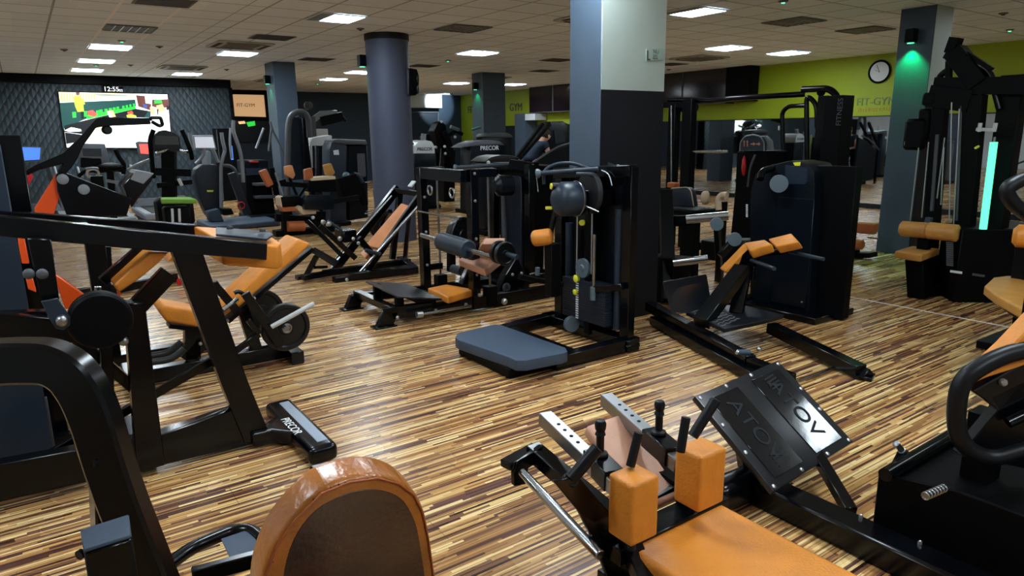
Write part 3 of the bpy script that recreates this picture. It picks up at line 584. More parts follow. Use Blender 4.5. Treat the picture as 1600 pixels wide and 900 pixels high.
# ---- A-frame lever machine (left), long beams and T-shaped foot
t = thing('leg_press', 'large black A-frame lever machine with two long beams and a T-shaped floor foot', 'gym machine', (.5, 3.6, 0))
Yn = 3.46
part(t, 'beam', 'black', ('prism', yp(Yn, (-80, 329), (418, 381), (417, 407), (240, 392), (-80, 362)), (0, .075, 0), .004))
part(t, 'beam', 'black', ('prism', yp(3.98, (-80, 324), (310, 352), (309, 371), (-80, 347)), (0, .075, 0), .004))
part(t, 'cross_plate', 'paper', ('hexa', [fz(110, 340, 1.19), fz(126, 338, 1.19), fz(139, 351, 1.19), fz(120, 351, 1.19), fz(110, 340, 1.195), fz(126, 338, 1.195), fz(139, 351, 1.195), fz(120, 351, 1.195)], 0), label='pale sticker plate')
sp_ = part(t, 'shoulder_pad', 'orange', ('prism', [fy(302, 353, 3.99), fy(400, 360, 3.99), fy(418, 366, 3.9), fy(439, 378, 3.56), fy(434, 384, 3.50), fy(345, 376, 3.56)], (0, 0, -.125), .015, 3))
part(sp_, 'mount_plate', 'shroudblue', ('prism', [fy(338, 362, 3.72) + V((0, 0, .012)), fy(420, 368, 3.72) + V((0, 0, .012)), fy(428, 373, 3.6) + V((0, 0, .012)), fy(418, 380, 3.5) + V((0, 0, .012)), fy(338, 373, 3.5) + V((0, 0, .012))], (0, 0, .012), .003))
bolts(sp_, [fy(360, 364, 3.62) + V((0, 0, .024)), fy(411, 368, 3.6) + V((0, 0, .024))], .016, (0, 0, 1), 'darkgrey')
part(t, 'leg', 'black', ('prism', yp(3.5, (194, 474), (227, 474), (258, 727), (215, 739)), (0, .09, 0), .004))
part(t, 'leg', 'black', ('prism', yp(3.5, (268, 390), (317, 395), (388, 597), (424, 684), (384, 695), (345, 597)), (0, .09, 0), .004))
part(t, 'base_beam', 'black', ('prism', yp(3.52, (-60, 737), (255, 678), (365, 640), (424, 684), (387, 696), (258, 726), (30, 778), (-60, 800)), (0, .08, 0), .004), ('bar', (-.3, 4.15, .035), (.35, 4.15, .035), .08, .07), ('bar', (.3, 3.56, .04), (.3, 4.2, .04), .08, .07))
[part(t, 'brace', 'black', b_) for b_ in (('bar', fy(75, 712, 3.75), fy(345, 556, 3.75), .03, .045), ('bar', fy(264, 426, 3.6), fy(202, 492, 3.6), .05, .085), ('bar', fy(226, 384, 3.7), fy(160, 440, 3.7), .04, .05))]
part(t, 'wedge_pad', 'orange', ('prism', yp(3.52, (177, 446), (234, 393), (264, 394), (251, 409), (224, 432), (186, 458)), (0, .16, 0), .014, 3))
part(t, 'wedge_pad', 'orange', ('prism', yp(3.62, (262, 410), (272, 396), (296, 395), (282, 404)), (0, .12, 0), .006, 2))
dc = fy(157, 500, 3.36)
part(t, 'pivot_disc', 'matte', ('lathe', dc, (0, 1, 0), [(-.03, .04), (-.03, .112), (-.02, .122), (.05, .122), (.06, .115), (.06, .02)], 40))
part(t, 'disc_rim', 'darkgrey', ('ring', dc + V((0, .0, 0)), (0, 1, 0), .122, .004, 44, 8))
part(t, 'pivot_pin', 'chrome', ('tube', [fy(153, 466, 3.5), fy(153, 448, 3.5)], .014))
part(t, 'bracket', 'shroudblue', ('prism', yp(3.33, (64, 471), (90, 466), (111, 497), (110, 508), (100, 516), (88, 514), (78, 500)), (0, .012, 0), .002))
part(t, 'dome_nut', 'steel', ('sph', fy(97, 501, 3.325), .026))
part(t, 'upright', 'black', ('prism', yp(3.4, (42, 372), (80, 374), (93, 470), (64, 474)), (0, .08, 0), .004), ('bar', fy(-60, 500, 3.45), fy(160, 520, 3.45), .07, .10), ('bar', fy(165, 540, 3.5), fy(168, 610, 3.5), .05, .06), ('bar', fy(-60, 505, 3.5), fy(75, 500, 3.5), .06, .09), ('bar', fy(110, 520, 3.6), fy(225, 620, 3.6), .05, .05))
bolts(t, [fy(45, 428, 3.4), fy(66, 428, 3.39)], .022, (0, -1, 0), 'midgrey')
part(t, 'orange_arm', 'orangepaint', ('prism', yp(3.7, (82, 425), (134, 463), (124, 481), (102, 483)), (0, .06, 0), .003), label='bright orange painted arm')
part(t, 'orange_arm', 'orangepaint', ('prism', yp(3.8, (27, 370), (38, 370), (46, 412), (34, 412)), (0, .05, 0), .003), label='bright orange painted arm'); part(t, 'orange_arm', 'orangepaint', ('prism', yp(3.8, (40, 434), (51, 434), (57, 457), (44, 452)), (0, .05, 0), .003), label='bright orange painted arm')
part(t, 'orange_tab', 'orangepaint', ('prism', yp(3.55, (183, 456), (188, 455), (190, 471), (186, 466)), (0, .03, 0), .001), label='bright orange tab')
part(t, 'side_knob', 'steel', ('sph', fy(193, 533, 3.45), .022))
ft = part(t, 'foot', 'black', ('bar', (1.025, 3.10, .055), (1.025, 3.86, .055), .15, .09, .035, (0, 0, 1), None, None, 4), ('prism', [(.78, 3.47, .02), (.88, 3.47, .02), (.97, 3.36, .02), (.97, 3.66, .02), (.88, 3.58, .02), (.78, 3.58, .02)], (0, 0, .075), .012, 3))
part(ft, 'grip_strip', 'silverpad', ('bar', (1.045, 3.17, .1), (1.045, 3.80, .1), .055, .006, .003), label='pale grey non-slip strip')
text_mesh(ft, 'lettering', 'PRECOR', 'letter', (.972, 3.44, .102), (0, -1, 0), (1, 0, 0), .065, .001, label='white lettering')

# ---- plate-loaded incline bench
t = thing('incline_bench', 'tan incline bench with black weight plates low on its right side', 'weight bench', (1.0, 4.95, 0))
Y0, Y1 = 4.80, 5.10
part(t, 'backrest', 'orange', ('prism', yp(Y0, (362, 468), (467, 373), (486, 381), (466, 402), (394, 462), (372, 482)), (0, .30, 0), .02, 3))
part(t, 'backrest_tail', 'orange', ('prism', yp(Y0 + .06, (338, 488), (372, 458), (385, 466), (345, 500)), (0, .2, 0), .014, 3))
part(t, 'seat', 'orange', ('prism', yp(4.85, (247, 484), (256, 476), (345, 492), (347, 508), (308, 511), (260, 503)), (0, .26, 0), .02, 3))
part(t, 'seat_frame', 'black', ('bar', fy(262, 507, 4.95), fy(330, 515, 4.95), .12, .03), ('bar', fy(300, 512, 4.95), fy(300, 560, 4.95), .08, .10), ('bar', fy(484, 387, 4.95), fy(352, 500, 4.95), .16, .03), ('bar', fy(345, 500, 4.95), fy(290, 562, 4.95), .08, .09))
part(t, 'base', 'black', ('bar', (.35, 4.95, .05), (1.45, 4.95, .05), .09, .10), ('bar', (1.42, 4.7, .05), (1.42, 5.2, .05), .09, .09), ('bar', (.4, 4.7, .05), (.4, 5.2, .05), .09, .09), ('bar', (1.2, 4.95, .08), fy(378, 480, 4.95), .07, .08))
part(t, 'bumper_rail', 'darkgrey', ('tube', [fy(236, 566, 4.75), fy(268, 562, 4.75), fy(288, 545, 4.75)], .022, .06)); part(t, 'bumper_rail', 'darkgrey', ('tube', [fy(236, 556, 4.95), fy(262, 552, 4.95), fy(284, 534, 4.95)], .022, .06))
part(t, 'plate_bar', 'steel', ('tube', [fy(447, 513, 4.56), fy(425, 485, 5.34)], .014))
pc = fy(446, 511, 4.66)
part(t, 'weight_plate', 'plate', ('plate', pc, (0, 1, 0), .168, .045)); part(t, 'weight_plate', 'plate', ('plate', pc + V((-.01, .56, .0)), (0, 1, 0), .168, .045))
part(t, 'plate_hub', 'steel', ('lathe', pc + V((0, -.03, 0)), (0, -1, 0), [(0, .034), (.012, .034), (.014, .024), (.004, .022), (.004, .005)]))
part(t, 'lever', 'black', ('bar', fy(383, 458, 4.60), fy(440, 541, 4.60), .03, .06), ('bar', fy(363, 552, 4.62), fy(405, 522, 4.62), .03, .04), ('bar', fy(405, 522, 4.62), fy(388, 500, 4.62), .03, .035), ('bar', fy(333, 442, 4.78), fy(372, 488, 4.78), .03, .055))
part(t, 'lever_grip', 'white', ('cyl', fy(424, 511, 4.55), fy(491, 474, 4.5), .0165, None, 18, True, .004), label='bright polished tube')
part(t, 'hand_grip', 'chrome', ('cyl', fy(371, 467, 4.66), fy(348, 485, 4.6), .0135), label='chrome hand grip')
part(t, 'grip_bracket', 'black', ('tube', [fy(366, 458, 4.68), fy(372, 455, 4.68), fy(388, 463, 4.68)], .014, .02)); part(t, 'end_knob', 'black', ('cyl', fy(328, 443, 4.7), fy(338, 441, 4.7), .012))
bolts(t, [fy(397, 466, 4.79), fy(355, 501, 4.87), fy(313, 537, 4.87)], .012)
# ================================================================ machines in the middle of the room
def disc_letter(parent, c, axis, r, body, up=(0, 0, 1)):
    d = part(parent, 'badge', 'midgrey', ('lathe', c, axis, [(0, r), (.008, r), (.010, r * .93), (.010, r * .05)], 32))
    x = Vector(up).cross(Vector(axis)).normalized()
    text_mesh(d, 'letter', body, 'matte', Vector(c) + Vector(axis).normalized() * .0105, x, up, r * 1.5, .001)
# ---- hip thrust frame with orange seat
t = thing('hip_thrust_machine', 'low black frame with square tan seat and slate roller pad, left of the slate step', 'gym machine', (3.1, 5.6, 0))
YA, YBk = 5.2, 5.96
for yy, pts, ft in ((YA, [(598, 482), (735, 466), (860, 446), (860, 470), (735, 484), (612, 500)], [(590, 512), (601, 486), (622, 488), (614, 512)]), (YBk, [(552, 460), (670, 446), (800, 432), (800, 446), (670, 458), (560, 474)], [(540, 484), (549, 462), (568, 462), (562, 484)])):
    part(t, 'rail', 'black', ('prism', yp(yy, *pts), (0, .06, 0), .003))
    fp_ = yp(yy, *ft); a = min(fp_, key=lambda p: p.z); zz = a.z
    part(t, 'foot', 'black', ('prism', fp_, (0, .06, 0), .003), ('box', (fp_[0].x + .07, yy + .03, .008), (.20, .12, .016), .003))
part(t, 'cross_tube', 'black', ('bar', (2.42, YA, .14), (2.42, YBk + .06, .14), .07, .06)); part(t, 'cross_tube', 'black', ('bar', (3.9, YA, .06), (3.9, YBk, .06), .07, .06))
part(t, 'step_plate', 'tread', ('hexa', [(2.44, 5.84, .27), (2.44, 5.16, .25), (2.86, 5.16, .17), (2.86, 5.84, .19), (2.44, 5.84, .285), (2.44, 5.16, .265), (2.86, 5.16, .185), (2.86, 5.84, .205)], .003))
part(t, 'step_support', 'matte', ('bar', (2.50, 5.72, .08), (2.50, 5.72, .27), .07, .05), ('bar', (2.50, 5.27, .08), (2.50, 5.27, .25), .07, .05), ('bar', (2.8, 5.2, .13), (2.8, 5.8, .13), .05, .08))
part(t, 'seat', 'orange', ('pad', [fz(668, 450, .2), fz(700, 464, .2), fz(742, 452, .2), fz(697, 444, .2)], .065, .014))
part(t, 'seat_frame', 'matte', ('box', (3.06, 5.5, .09), (.36, .2, .09), .004), ('bar', (3.06, YA + .03, .07), (3.06, YBk + .03, .07), .06, .05))
for yy, x0, x1, ytop in ((YA, 733, 751, 264), (YBk, 656, 674, 262)):
    p0, p1 = fy((x0 + x1) / 2, ytop, yy), fy((x0 + x1) / 2 + 3, 480 if yy == YA else 452, yy)
    part(t, 'post', 'black', ('bar', (p1.x, yy + .03, .02), (p1.x, yy + .03, p0.z), .08, .09))
    PX, PZ = p1.x, p0.z
    part(t, 'guide_rod', 'chrome', ('cyl', (PX + .17, yy + .03, .12), (PX + .17, yy + .03, PZ - .08), .011))
    part(t, 'rod_base', 'matte', ('box', (PX + .17, yy + .03, .12), (.11, .09, .18), .004), ('box', (PX + .09, yy + .03, .3 if yy > 5.5 else .09), (.2, .05, .06), .003))
    part(t, 'top_bracket', 'black', ('box', (PX + .10, yy + .03, PZ - .04), (.28, .08, .08), .004))
    bolts(t, [(PX, yy - .016, PZ - k) for k in (.04, .28, .62, .95) if PZ - k > .1], .014)
part(t, 'top_beam', 'black', ('bar', (PX, YA, PZ - .05), (PX, YBk + .06, PZ - .05), .07, .11))
part(t, 'cross_rod', 'chrome', ('cyl', (PX - .04, YA + .02, PZ - .42), (PX - .04, YBk + .04, PZ - .42), .012))
for q_ in (.18, .72): part(t, 'ring', 'chrome', ('ring', (PX - .045, YA + (YBk - YA) * q_, PZ - .20), (1, 0, 0), .042, .009, 26, 8))
ra, rb = fx(690, 377, PX - .16), fx(732, 390, PX - .16)
part(t, 'roller_pad', 'bluegrip', ('lathe', ra, rb - ra, [(0, .03), (0, .07), (.012, .082), ((rb - ra).length - .012, .082), ((rb - ra).length, .07), ((rb - ra).length, .03)]))
dirr = (rb - ra).normalized()
part(t, 'roller_bar', 'chrome', ('cyl', ra - dirr * .38, rb + dirr * .42, .021))
for s_ in (.40, .47):
    part(t, 'weight_plate', 'plate', ('plate', rb + dirr * s_ + V((.05, 0, .04)), dirr, .095, .04))
part(t, 'sleeve', 'bluegrip', ('cyl', rb + dirr * .5 + V((.05, 0, .04)), rb + dirr * .64 + V((.05, 0, .04)), .02))
part(t, 'pivot_bar', 'chrome', ('cyl', fy(660, 491, 5.10), fy(736, 478, 5.10), .013)); part(t, 'collar', 'bolt', ('cyl', fy(651, 492, 5.10), fy(660, 491, 5.10), .026))
part(t, 'collar', 'bolt', ('sph', fy(788, 471, 5.10), .03)); bolts(t, [fy(621, 496, 5.19), fy(681, 485, 5.19), fy(728, 476, 5.19), fy(749, 461, 5.15)], .016)
bolts(t, [fy(569, 470, 5.95)], .016)

# ---- leg extension bench with pink seat and R badge
t = thing('leg_extension_bench', 'black bench with worn pink seat and grey round badge lettered R', 'weight bench', (4.3, 5.9, 0))
part(t, 'seat', 'pink', ('pad', [fz(716, 405, .47), fz(757, 421, .47), fz(782, 402, .52), fz(748, 388, .52)], .07, .014))
part(t, 'backrest', 'pink', ('pad', [fz(748, 386, .55), fz(783, 392, .55), fz(790, 372, .75), fz(757, 372, .75)], .06, .012))
part(t, 'base', 'black', ('prism', yp(5.7, (722, 445), (738, 408), (750, 405), (742, 445)), (0, .08, 0), .004), ('bar', fz(722, 440, .04), fz(830, 420, .04), .09, .08), ('prism', yp(5.45, (775, 470), (790, 430), (808, 400), (822, 430), (838, 480)), (0, .10, 0), .006))
disc_letter(t, fy(791, 449, 5.44), (0, -1, 0), .046, 'R')
bolts(t, [fy(801, 429, 5.44), fy(815, 427, 5.44)], .016)
part(t, 'weight_plate', 'plate', ('plate', fy(722, 368, 6.25), (.35, -.94, 0), .2, .05)); part(t, 'weight_plate', 'plate', ('plate', fy(716, 370, 6.4), (.35, -.94, 0), .2, .05))
part(t, 'foot_roller', 'bluegrip', ('cyl', fz(708, 420, .12), fz(722, 424, .12), .05)); part(t, 'front_post', 'matte', ('bar', fz(705, 424, .02), fy(705, 375, fz(705, 424, .02).y), .08, .08))
part(t, 'plate_post', 'black', ('bar', fy(722, 368, 6.32), (fy(722, 368, 6.32).x + .02, 6.32, .02), .07, .07), ('bar', (fy(722, 368, 6.32).x, 6.32, .04), (4.3, 5.8, .04), .08, .07))

# ---- leg press / hack sled at 45 degrees
t = thing('hack_sled', 'angled black sled with long salmon back pad in front of the round column', 'gym machine', (3.1, 7.6, 0))
YN_, YF_ = 7.28, 8.0
part(t, 'rail', 'black', ('bar', fy(570, 428, YN_ + .1), fy(656, 305, YN_ + .1), .05, .07)); part(t, 'rail', 'black', ('bar', fy(514, 432, YF_), fy(622, 293, YF_), .07, .10))
part(t, 'guide_rail', 'chrome', ('cyl', fy(556, 432, YN_), fy(657, 318, YN_), .016)); part(t, 'guide_rail', 'chrome', ('cyl', fy(524, 405, YF_ - .06), fy(612, 306, YF_ - .06), .012))
part(t, 'top_crossbar', 'black', ('bar', fy(617, 297, YF_), fy(655, 303, YN_ + .1), .06, .06))
part(t, 'back_pad', 'peach', ('pad', [fy(570, 383, 7.66), fy(590, 388, 7.44), fy(642, 322, 7.44), fy(627, 317, 7.66)], .06, .015, (-.6, 0, .8)))
part(t, 'pad_tail', 'peach', ('pad', [fy(562, 396, 7.66), fy(570, 403, 7.46), fy(576, 396, 7.46), fy(568, 390, 7.66)], .05, .01, (-.6, 0, .8)))
part(t, 'base', 'black', ('prism', yp(7.2, (524, 434), (566, 432), (563, 440), (524, 443)), (0, .1, 0), .003), ('bar', fz(545, 432, .05), fz(652, 421, .05), .09, .08), ('bar', fz(505, 427, .05), fz(640, 408, .05), .08, .07), ('bar', fz(648, 421, .05), fz(625, 405, .05), .08, .08), ('prism', yp(7.62, (466, 432), (480, 430), (480, 440), (466, 440)), (0, .12, 0), .003), ('bar', fz(473, 434, .05), fz(528, 424, .05), .08, .06))
part(t, 'foot_plate', 'tread', ('hexa', [fy(484, 393, 7.75), fy(492, 386, 7.75), fy(530, 408, 7.75), fy(522, 417, 7.75), fy(484, 393, 7.3), fy(492, 386, 7.3), fy(530, 408, 7.3), fy(522, 417, 7.3)], .004))
[part(t, 'brace', 'black', b_) for b_ in (('bar', fy(478, 432, 7.7), fy(495, 400, 7.6), .05, .06), ('bar', fy(488, 418, 7.7), fy(512, 417, 7.6), .03, .03), ('bar', fy(560, 372, YN_ + .1), fy(588, 405, YN_ + .1), .06, .07), ('bar', fy(625, 300, YF_), fz(613, 405, .03), .07, .07), ('bar', fy(640, 330, 7.9), fz(632, 413, .03), .05, .05))]
part(t, 'carriage', 'black', ('bar', fy(500, 352, 7.75), fy(556, 404, 7.6), .05, .06), ('bar', fy(480, 345, 7.9), fy(535, 400, 7.75), .05, .05), ('box', fy(540, 367, 7.7), (.16, .3, .14), .01))
part(t, 'carriage_bar', 'bluegrip', ('cyl', fy(512, 345, 7.6), fy(534, 360, 7.6), .016)); part(t, 'carriage_bar', 'bluegrip', ('cyl', fy(571, 391, YN_ - .02), fy(594, 397, YN_ - .02), .022))
bolts(t, [fy(505, 347, 7.58), fy(514, 350, 7.58), fy(531, 373, 7.58)], .028, (0, -1, 0), 'bolt', 'end_cap'); bolts(t, [fy(542, 437, 7.19), fy(561, 434, 7.19), fy(552, 373, YN_), fy(560, 380, YN_), fy(647, 421, 7.2)], .02)
part(t, 'handle_tab', 'paper', ('bar', fy(640, 292, 7.9), fy(647, 283, 7.9), .1, .02))
part(t, 'weight_plate', 'plate', ('plate', fy(598, 352, 8.55), (0, 1, 0), .2, .05)); part(t, 'plate_arm', 'black', ('bar', fy(598, 352, 8.5), fy(610, 330, 8.05), .05, .05))

# ---- multi hip tower with slate step
t = thing('multi_hip_machine', 'tall black weight stack tower with slate drum, tan roller and big slate floor step', 'gym machine', (3.1, 3.95, 0))
TX = 3.45
s0, s1, s2, s3 = fz(711, 522, .15), fz(775, 506, .15), fz(887, 548, .15), fz(802, 568, .15)
part(t, 'step', 'step', ('prism', [fz(711, 527, .15), fz(714, 521, .15), fz(722, 518, .15), fz(774, 506, .15), fz(782, 507, .15), fz(884, 543, .15), fz(887, 549, .15), fz(880, 552, .15), fz(822, 563, .15), fz(806, 563, .15), fz(795, 558, .15), fz(716, 531, .15)], (0, 0, -.075), .010, 2))
part(t, 'step_base', 'matte', ('box', (2.66, 3.87, .04), (.42, .66, .075), .01))
part(t, 'base', 'black', ('bar', (2.7, 4.33, .05), (3.6, 4.45, .05), .10, .09), ('bar', (2.8, 3.52, .05), (3.6, 3.52, .05), .09, .10), ('bar', (2.98, 3.5, .05), (2.98, 4.4, .05), .14, .08), ('bar', (3.52, 3.46, .05), (3.52, 4.5, .05), .12, .09))
part(t, 'post', 'black', ('bar', (TX + .07, 3.535, .03), (TX + .07, 3.535, 1.36), .07, .09), ('bar', (TX + .07, 3.535, .03), (TX + .07, 3.535, .06), .13, .16))
part(t, 'post', 'black', ('bar', (TX + .07, 4.30, .03), (TX + .07, 4.30, 1.30), .09, .09)); part(t, 'post', 'matte', ('bar', (TX + .24, 3.9, .05), (TX + .24, 3.9, 1.35), .5, .06))
part(t, 'top_frame', 'black', ('bar', (TX + .07, 3.5, 1.33), (TX + .07, 4.36, 1.28), .10, .08), ('bar', (TX + .24, 3.9, 1.35), (TX + .05, 3.62, 1.34), .08, .06))
part(t, 'inner_cover', 'shroud', ('box', (TX + .12, 3.92, .72), (.03, .66, 1.1), .004))
part(t, 'guide_column', 'shroudblue', ('cyl', (TX + .05, 3.62, .15), (TX + .05, 3.62, 1.05), .03)); part(t, 'guide_column', 'shroudblue', ('cyl', (TX + .03, 4.16, .3), (TX + .03, 4.16, .9), .03))
n_ = 17
for k in range(n_):
    z0 = .165 + k * .0185
    part(t, 'stack_plate', 'stack', ('box', (TX + .02, 3.91, z0 + .008), (.12, .50, .0165), .0015))
part(t, 'number_strip', 'letter', *[('box', (TX - .042, 3.975, .174 + k * .0185), (.003, .030, .011), 0) for k in range(n_)], label='white number tabs')
part(t, 'selector_pin', 'yellow', ('lathe', (TX - .05, 3.975, .385), (-1, 0, 0), [(0, .02), (.02, .022), (.025, .012)])); part(t, 'selector_pin', 'yellow', ('lathe', (TX - .04, 3.975, .49), (-1, 0, 0), [(0, .028), (.02, .03), (.028, .016)]))
part(t, 'pulley', 'disc', ('lathe', (TX - .05, 3.90, .585), (-1, 0, 0), [(-.012, .03), (-.012, .074), (.012, .074), (.012, .03), (.02, .02), (.02, .004)], 30))
part(t, 'pulley', 'disc', ('lathe', (TX - .06, 4.02, .115), (.2, 1, 0), [(-.018, .02), (-.018, .062), (-.01, .062), (-.008, .05), (.008, .05), (.01, .062), (.018, .062), (.018, .02)], 30))
for y_, a, b_ in ((3.985, .52, 1.02), (3.815, .55, 1.05)): part(t, 'cable', 'cable', ('cyl', (TX - .04, y_, a), (TX - .04, y_, b_), .006))
part(t, 'selector_rod', 'chrome', ('cyl', (TX - .05, 3.775, .42), (TX - .05, 3.775, .86), .015)); part(t, 'rod_grip', 'disc', ('cyl', (TX - .06, 3.77, .36), (TX - .06, 3.77, .46), .024)); part(t, 'side_arm', 'black', ('bar', (TX - .05, 3.77, .44), (TX - .02, 3.50, .50), .03, .05))
DX = 3.18
dc = fx(887, 311, DX); ax = Vector((-1, .18, .02)).normalized()
part(t, 'drum', 'shroudblue', ('lathe', dc + ax * .02, ax, [(-.11, .05), (-.11, .115), (-.09, .125), (.02, .125), (.06, .105), (.085, .07), (.09, .01)], 40))
part(t, 'drum_rim', 'steel', ('ring', dc - ax * .068, ax, .1265, .0045, 44, 8))
part(t, 'cam_disc', 'darkgrey', ('lathe', dc - ax * .16 + V((0, -.03, .04)), ax, [(-.02, .02), (-.02, .15), (.02, .15), (.02, .02)], 44))
part(t, 'drum_knob', 'rubber', ('cyl', fx(873, 291, DX - .05), fx(862, 291, DX - .1), .026)); part(t, 'knob_cap', 'yellow', ('cyl', fx(862, 291, DX - .1), fx(860.5, 291, DX - .107), .022))
part(t, 'drum_axle', 'black', ('bar', dc - ax * .1, dc - ax * .36, .09, .12), ('bar', dc - ax * .3, (TX + .07, 3.9, 1.28), .08, .08))
part(t, 'lever', 'black', ('bar', fx(868, 330, DX), fx(858, 372, DX), .03, .04), ('bar', fx(868, 333, DX), fx(920, 330, DX + .1), .03, .05))
ra, rb = fx(832, 373, DX - .12), fx(863, 369, DX - .02)
rl = (rb - ra).length
part(t, 'roller_pad', 'orange', ('lathe', ra, rb - ra, [(0, .03), (0, .045), (.012, .058), (.03, .062), (rl - .03, .062), (rl - .012, .056), (rl, .04), (rl, .01)]))
part(t, 'roller_cap', 'shroudblue', ('lathe', ra - (rb - ra).normalized() * .006, ra - rb, [(-.01, .034), (.004, .03), (.008, .01)]))
part(t, 'roller_arm', 'chrome', ('cyl', fx(852, 383, DX - .02), fx(851, 420, DX - .02), .012)); part(t, 'arm_grip', 'disc', ('cyl', fx(840, 418, DX), fx(840, 430, DX), .018)); part(t, 'arm_pin', 'chrome', ('cyl', fx(828, 428, DX), fx(838, 426, DX), .006))
part(t, 'side_bar', 'matte', ('bar', fx(810, 432, DX), fx(880, 445, DX + .2), .03, .04), ('bar', fx(863, 380, DX), fx(864, 462, DX), .09, .09))
h0, h1 = fx(839, 271, 3.05), fx(935, 264, 3.35)
part(t, 'handle', 'bluegrip', ('cyl', h0, h1, .017)); part(t, 'handle_end', 'disc', ('lathe', h0, h0 - h1, [(-.03, .02), (-.01, .034), (.004, .034), (.008, .02)]))
part(t, 'hoop_handle', 'bluegrip', ('tube', [fx(850, 288, 3.12), fx(849, 266, 3.12), fx(868, 256, 3.2), fx(892, 254, 3.28), fx(928, 266, 3.4)], .013, .06)); part(t, 'hoop_handle', 'bluegrip', ('tube', [fx(900, 272, 3.2), fx(925, 272, 3.3), fx(933, 280, 3.35), fx(932, 330, 3.35)], .014, .05))
part(t, 'linkage', 'chrome', ('cyl', fx(913, 321, 3.25), fx(936, 331, 3.3), .007)); part(t, 'knob', 'yellow', ('cyl', fx(909, 348, TX - .04), fx(911, 348, TX), .022))
part(t, 'top_cables', 'cable', ('tube', [fx(940, 266, TX), fx(952, 272, TX), fx(956, 290, TX)], .005))

# ---- standing squat machine with tan shoulder pads
t = thing('standing_squat_machine', 'black machine with sloping tan shoulder pads and treadplate platform, before the tall navy shroud', 'gym machine', (4.5, 3.3, 0))
part(t, 'rail', 'black', ('bar', fz(1015, 478, .12), fz(1172, 565, .10), .09, .08), ('bar', fz(1172, 565, .10), fz(1238, 592, .10), .07, .06)); part(t, 'rail', 'black', ('bar', fz(1020, 500, .05), fz(1180, 590, .05), .06, .07))
part(t, 'leg', 'black', ('bar', fz(1205, 512, .10), fz(1345, 580, .055), .09, .08), ('box', fz(1352, 588, .015), (.12, .10, .03), .005, .3), ('bar', fz(1345, 580, .05), fz(1352, 588, .01), .09, .08))
part(t, 'platform', 'tread', ('prism', [fz(1072, 487, .22), fz(1092, 478, .22), fz(1160, 476, .22), fz(1225, 492, .22), fz(1195, 500, .22), fz(1132, 514, .22)], (0, 0, -.03), .003))
part(t, 'platform_back', 'tread', ('hexa', [fz(1048, 488, .24), fz(1075, 490, .22), fz(1112, 476, .22), fz(1100, 470, .24), fz(1035, 440, .46), fz(1038, 443, .43), fz(1105, 432, .43), fz(1103, 428, .46)], .003))
M['stud'] = mat('polished_tread_studs', (0.30, 0.32, 0.35), 0.3, metal=.7)
studs = []
for i in range(9):
    for j in range(7):
        u, v = (i + .5) / 9, (j + .5) / 7
        p = fz(1076, 487, .2205).lerp(fz(1130, 511, .2205), u).lerp(fz(1106, 479, .2205).lerp(fz(1158, 498, .2205), u), v)
        a_ = .7 if (i + j) % 2 else -.7
        studs.append(('bar', p - V((math.cos(a_), math.sin(a_), 0)) * .014, p + V((math.cos(a_), math.sin(a_), 0)) * .014, .013, .005, 0))
part(t, 'tread_studs', 'stud', *studs, label='raised bright tread studs')
part(t, 'column', 'black', ('bar', fz(1095, 505, .2), fy(1160, 420, fz(1165, 480, .2).y), .12, .09), ('bar', fz(1150, 492, .2), fy(1163, 425, fz(1165, 480, .2).y), .1, .08), ('box', fx(1165, 425, 4.72), (.1, .14, .12), .008, .5))
PX_ = 4.72
def sp2(pts, th, m='orange', name='shoulder_pad', x=PX_, nrm=(-.3, -.3, .9)): return part(t, name, m, ('pad', [fx(a, b, x + dx) for a, b, dx in pts], th, .014, nrm))
sp2([(1162, 379, .05), (1195, 374, .02), (1206, 381, -.14), (1172, 392, -.14)], .07); sp2([(1200, 373, .06), (1236, 364, .04), (1248, 377, -.12), (1212, 385, -.12)], .07)
sp2([(1124, 419, -.05), (1162, 380, .05), (1170, 386, -.03), (1132, 424, -.12)], .05, name='chest_pad')
part(t, 'pad_frame', 'black', ('bar', fx(1175, 398, PX_), fx(1232, 392, PX_), .08, .05), ('bar', fx(1140, 425, PX_), fx(1178, 392, PX_), .10, .05), ('bar', fx(1165, 425, PX_), fx(1180, 396, PX_), .08, .08))
part(t, 'grip', 'bluegrip', ('cyl', fx(1173, 406, PX_ - .02), fx(1210, 420, PX_ - .3), .015)); part(t, 'grip', 'bluegrip', ('cyl', fx(1232, 393, PX_), fx(1287, 405, PX_ - .1), .014))
part(t, 'weight_post', 'chrome', ('cyl', fx(1052, 411, 4.75), fx(1106, 404, 4.95), .036)); part(t, 'weight_post', 'chrome', ('cyl', fx(1072, 343, 5.0), fx(1138, 337, 5.25), .042))
part(t, 'frame', 'matte', ('prism', [fx(1005, 400, 4.8), fx(1052, 405, 4.8), fx(1052, 440, 4.8), fx(1035, 470, 4.8), fx(1010, 500, 4.8)], (.25, 0, 0), .006), ('bar', fx(1040, 300, 5.1), fz(1045, 470, .05), .12, .14), ('bar', fx(1040, 345, 5.1), fx(1075, 345, 5.05), .08, .10))
for a, b_ in ((1120, 350), (1148, 374)): part(t, 'pulley', 'disc', ('lathe', fx(a, b_, 5.1), (-.7, -.7, 0), [(-.015, .02), (-.015, .06), (.015, .06), (.018, .02), (.018, .004)], 28))
part(t, 'pulley_arm', 'black', ('bar', fx(1120, 350, 5.13), fz(1125, 440, .2), .05, .05), ('bar', fx(1148, 374, 5.13), fx(1125, 400, 5.0), .05, .06))
part(t, 'end_knob', 'chrome', ('sph', fz(1153, 551, .14), .022)); part(t, 'end_knob', 'chrome', ('sph', fz(1186, 546, .14), .018)); part(t, 'end_bar', 'step', ('cyl', fz(1153, 551, .14), fz(1172, 551, .14), .022))
